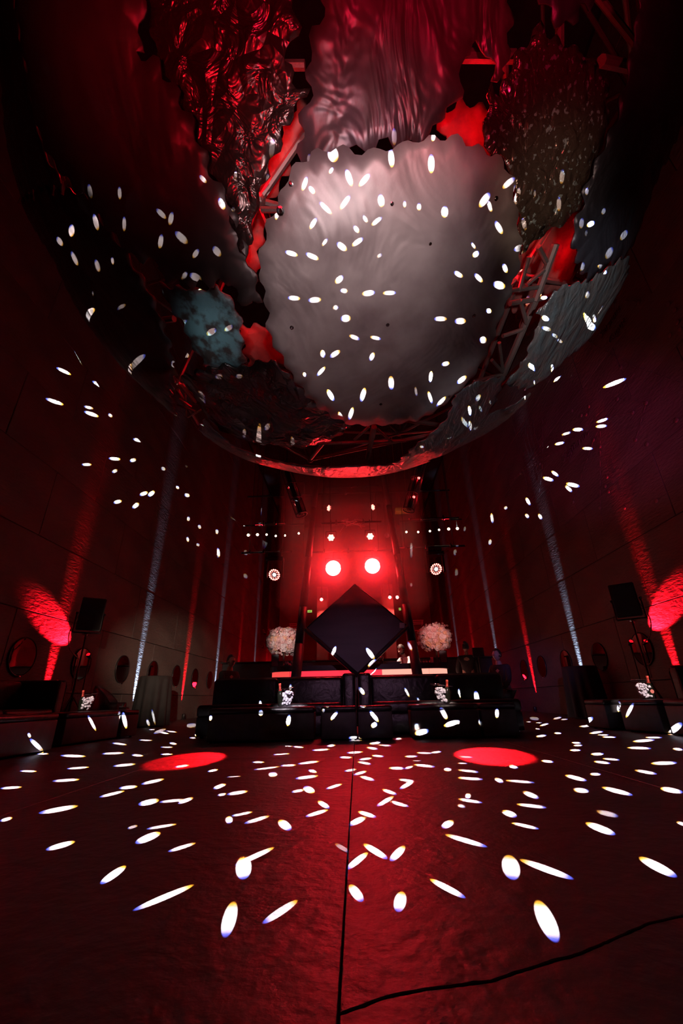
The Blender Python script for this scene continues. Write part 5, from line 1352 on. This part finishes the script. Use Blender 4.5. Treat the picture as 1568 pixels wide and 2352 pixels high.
flecks(520, 1660, .338, [(390,158,450,160,8,.7),(450,162,527,168,12),(578,188,705,180,14),(680,160,740,152,16),(315,218,430,209,10),(172,268,260,268,12),(182,320,365,298,12),(365,292,475,288,14),(482,280,632,262,16),(555,322,615,338,22),(285,352,345,352,36),(0,370,100,363,8,.4),(465,380,628,360,22),
 (440,472,530,455,20,.8),(520,440,600,470,46),(675,450,788,415,20),(0,488,148,465,24),(765,235,855,237,14),(815,205,930,198,14),(898,252,990,240,16),(985,282,888,265,16),(1070,230,985,222,14),(1030,178,950,168,16),(1055,132,968,145,16),(1120,155,1030,152,12),(798,330,885,316,16,.8),(862,355,955,328,20),
 (1008,392,900,362,22),(1145,112,1190,106,14),(1400,208,1288,203,12),(1462,196,1385,204,14),(1300,228,1208,230,14),(1420,300,1268,284,18),(1210,310,1100,308,20),(1210,312,1270,295,16),(1325,258,1260,258,8,.3),(1528,318,1475,318,26),(1275,398,1165,385,18),(1175,450,1275,395,28),(1158,488,1055,452,24),
 (1020,568,1140,498,30),(1240,570,1100,532,24),(700,580,618,532,36),(535,638,695,590,26),(1018,642,890,602,30),(830,695,950,640,42),(32,635,180,605,18),(0,680,35,640,50),(118,685,298,632,26,.7),(440,725,350,665,60),(835,880,735,820,30,.25),(1095,925,925,820,46),(1110,940,1215,835,56,.8),(815,995,965,878,46),(1460,710,1545,670,50)], FL, k=KF)
flecks(1050, 1620, .3304, [(70,405,0,402,12,.7),(150,465,0,448,16),(180,515,0,503,20),(320,535,258,508,30,.8),(540,538,330,522,18),(62,645,85,615,40),(175,678,0,650,22),(55,708,0,692,22,.7),(565,645,452,600,34),(415,772,308,735,44),(620,712,408,686,24),(570,860,368,815,24),(670,395,580,385,18),(422,435,356,420,24),
 (900,525,745,485,28),(915,598,805,585,36),(1220,625,998,568,32),(1120,772,965,735,36,.35),(1100,898,885,815,50),(210,985,-95,895,36),(1568,605,1405,575,36),(1530,400,1340,404,26),(1390,478,1228,450,22),(998,480,920,478,20),(1065,404,945,390,18),(1130,380,1005,370,14),(1020,338,925,340,20),(860,312,778,312,14),
 (870,278,805,280,12),(860,262,792,260,14),(1350,300,1175,294,18),(1375,240,1215,252,20),(1425,224,1300,224,12),(1105,222,1003,220,12),(1055,206,970,206,10),(1015,182,915,196,16),(940,140,845,148,14),(725,194,672,194,14),(620,208,545,218,16),(575,165,540,163,8),(635,126,572,144,14),(590,120,545,122,8,.6),(725,82,665,96,14,.6),
 (768,96,715,100,10,.6),(512,114,480,116,7,.6),(1568,308,1495,302,18),(1610,840,1520,810,24),(110,362,10,356,10,.6),(568,96,502,88,26,.25)], FL, k=KF)
flecks(0, 1940, .5, [(460,180,582,95,34),(612,302,900,180,28),(1112,160,1125,50,76),(1080,95,1265,10,24),(1030,425,1078,255,66),(1205,362,1372,252,36,.8)], FL, k=KF)
flecks(784, 1940, .5, [(98,262,35,182,46,.8),(258,310,280,212,60,.8),(570,245,400,155,30),(800,160,755,45,82),(1065,158,810,65,32),(990,445,890,248,80),(1540,148,1360,55,42)], FL, k=KF)

# ---------------------------------------------------------------- stage haze
bm = NB(); box(bm, (0, 9.75, 3.95), (3.3, 2.2, 3.3))
hz = obj('stage_haze', bm, None); hz['kind'] = 'stuff'; tag(hz, 'thin red-lit haze hanging round the stage lamps', 'haze')
hm = bpy.data.materials.new('haze'); hm.use_nodes = True; nt = hm.node_tree; nt.nodes.remove(nt.nodes['Principled BSDF'])
vsn = nt.nodes.new('ShaderNodeVolumeScatter'); vsn.inputs['Density'].default_value = 0.30; vsn.inputs['Anisotropy'].default_value = 0.3
nt.links.new(vsn.outputs[0], nt.nodes['Material Output'].inputs['Volume']); hz.data.materials.append(hm)
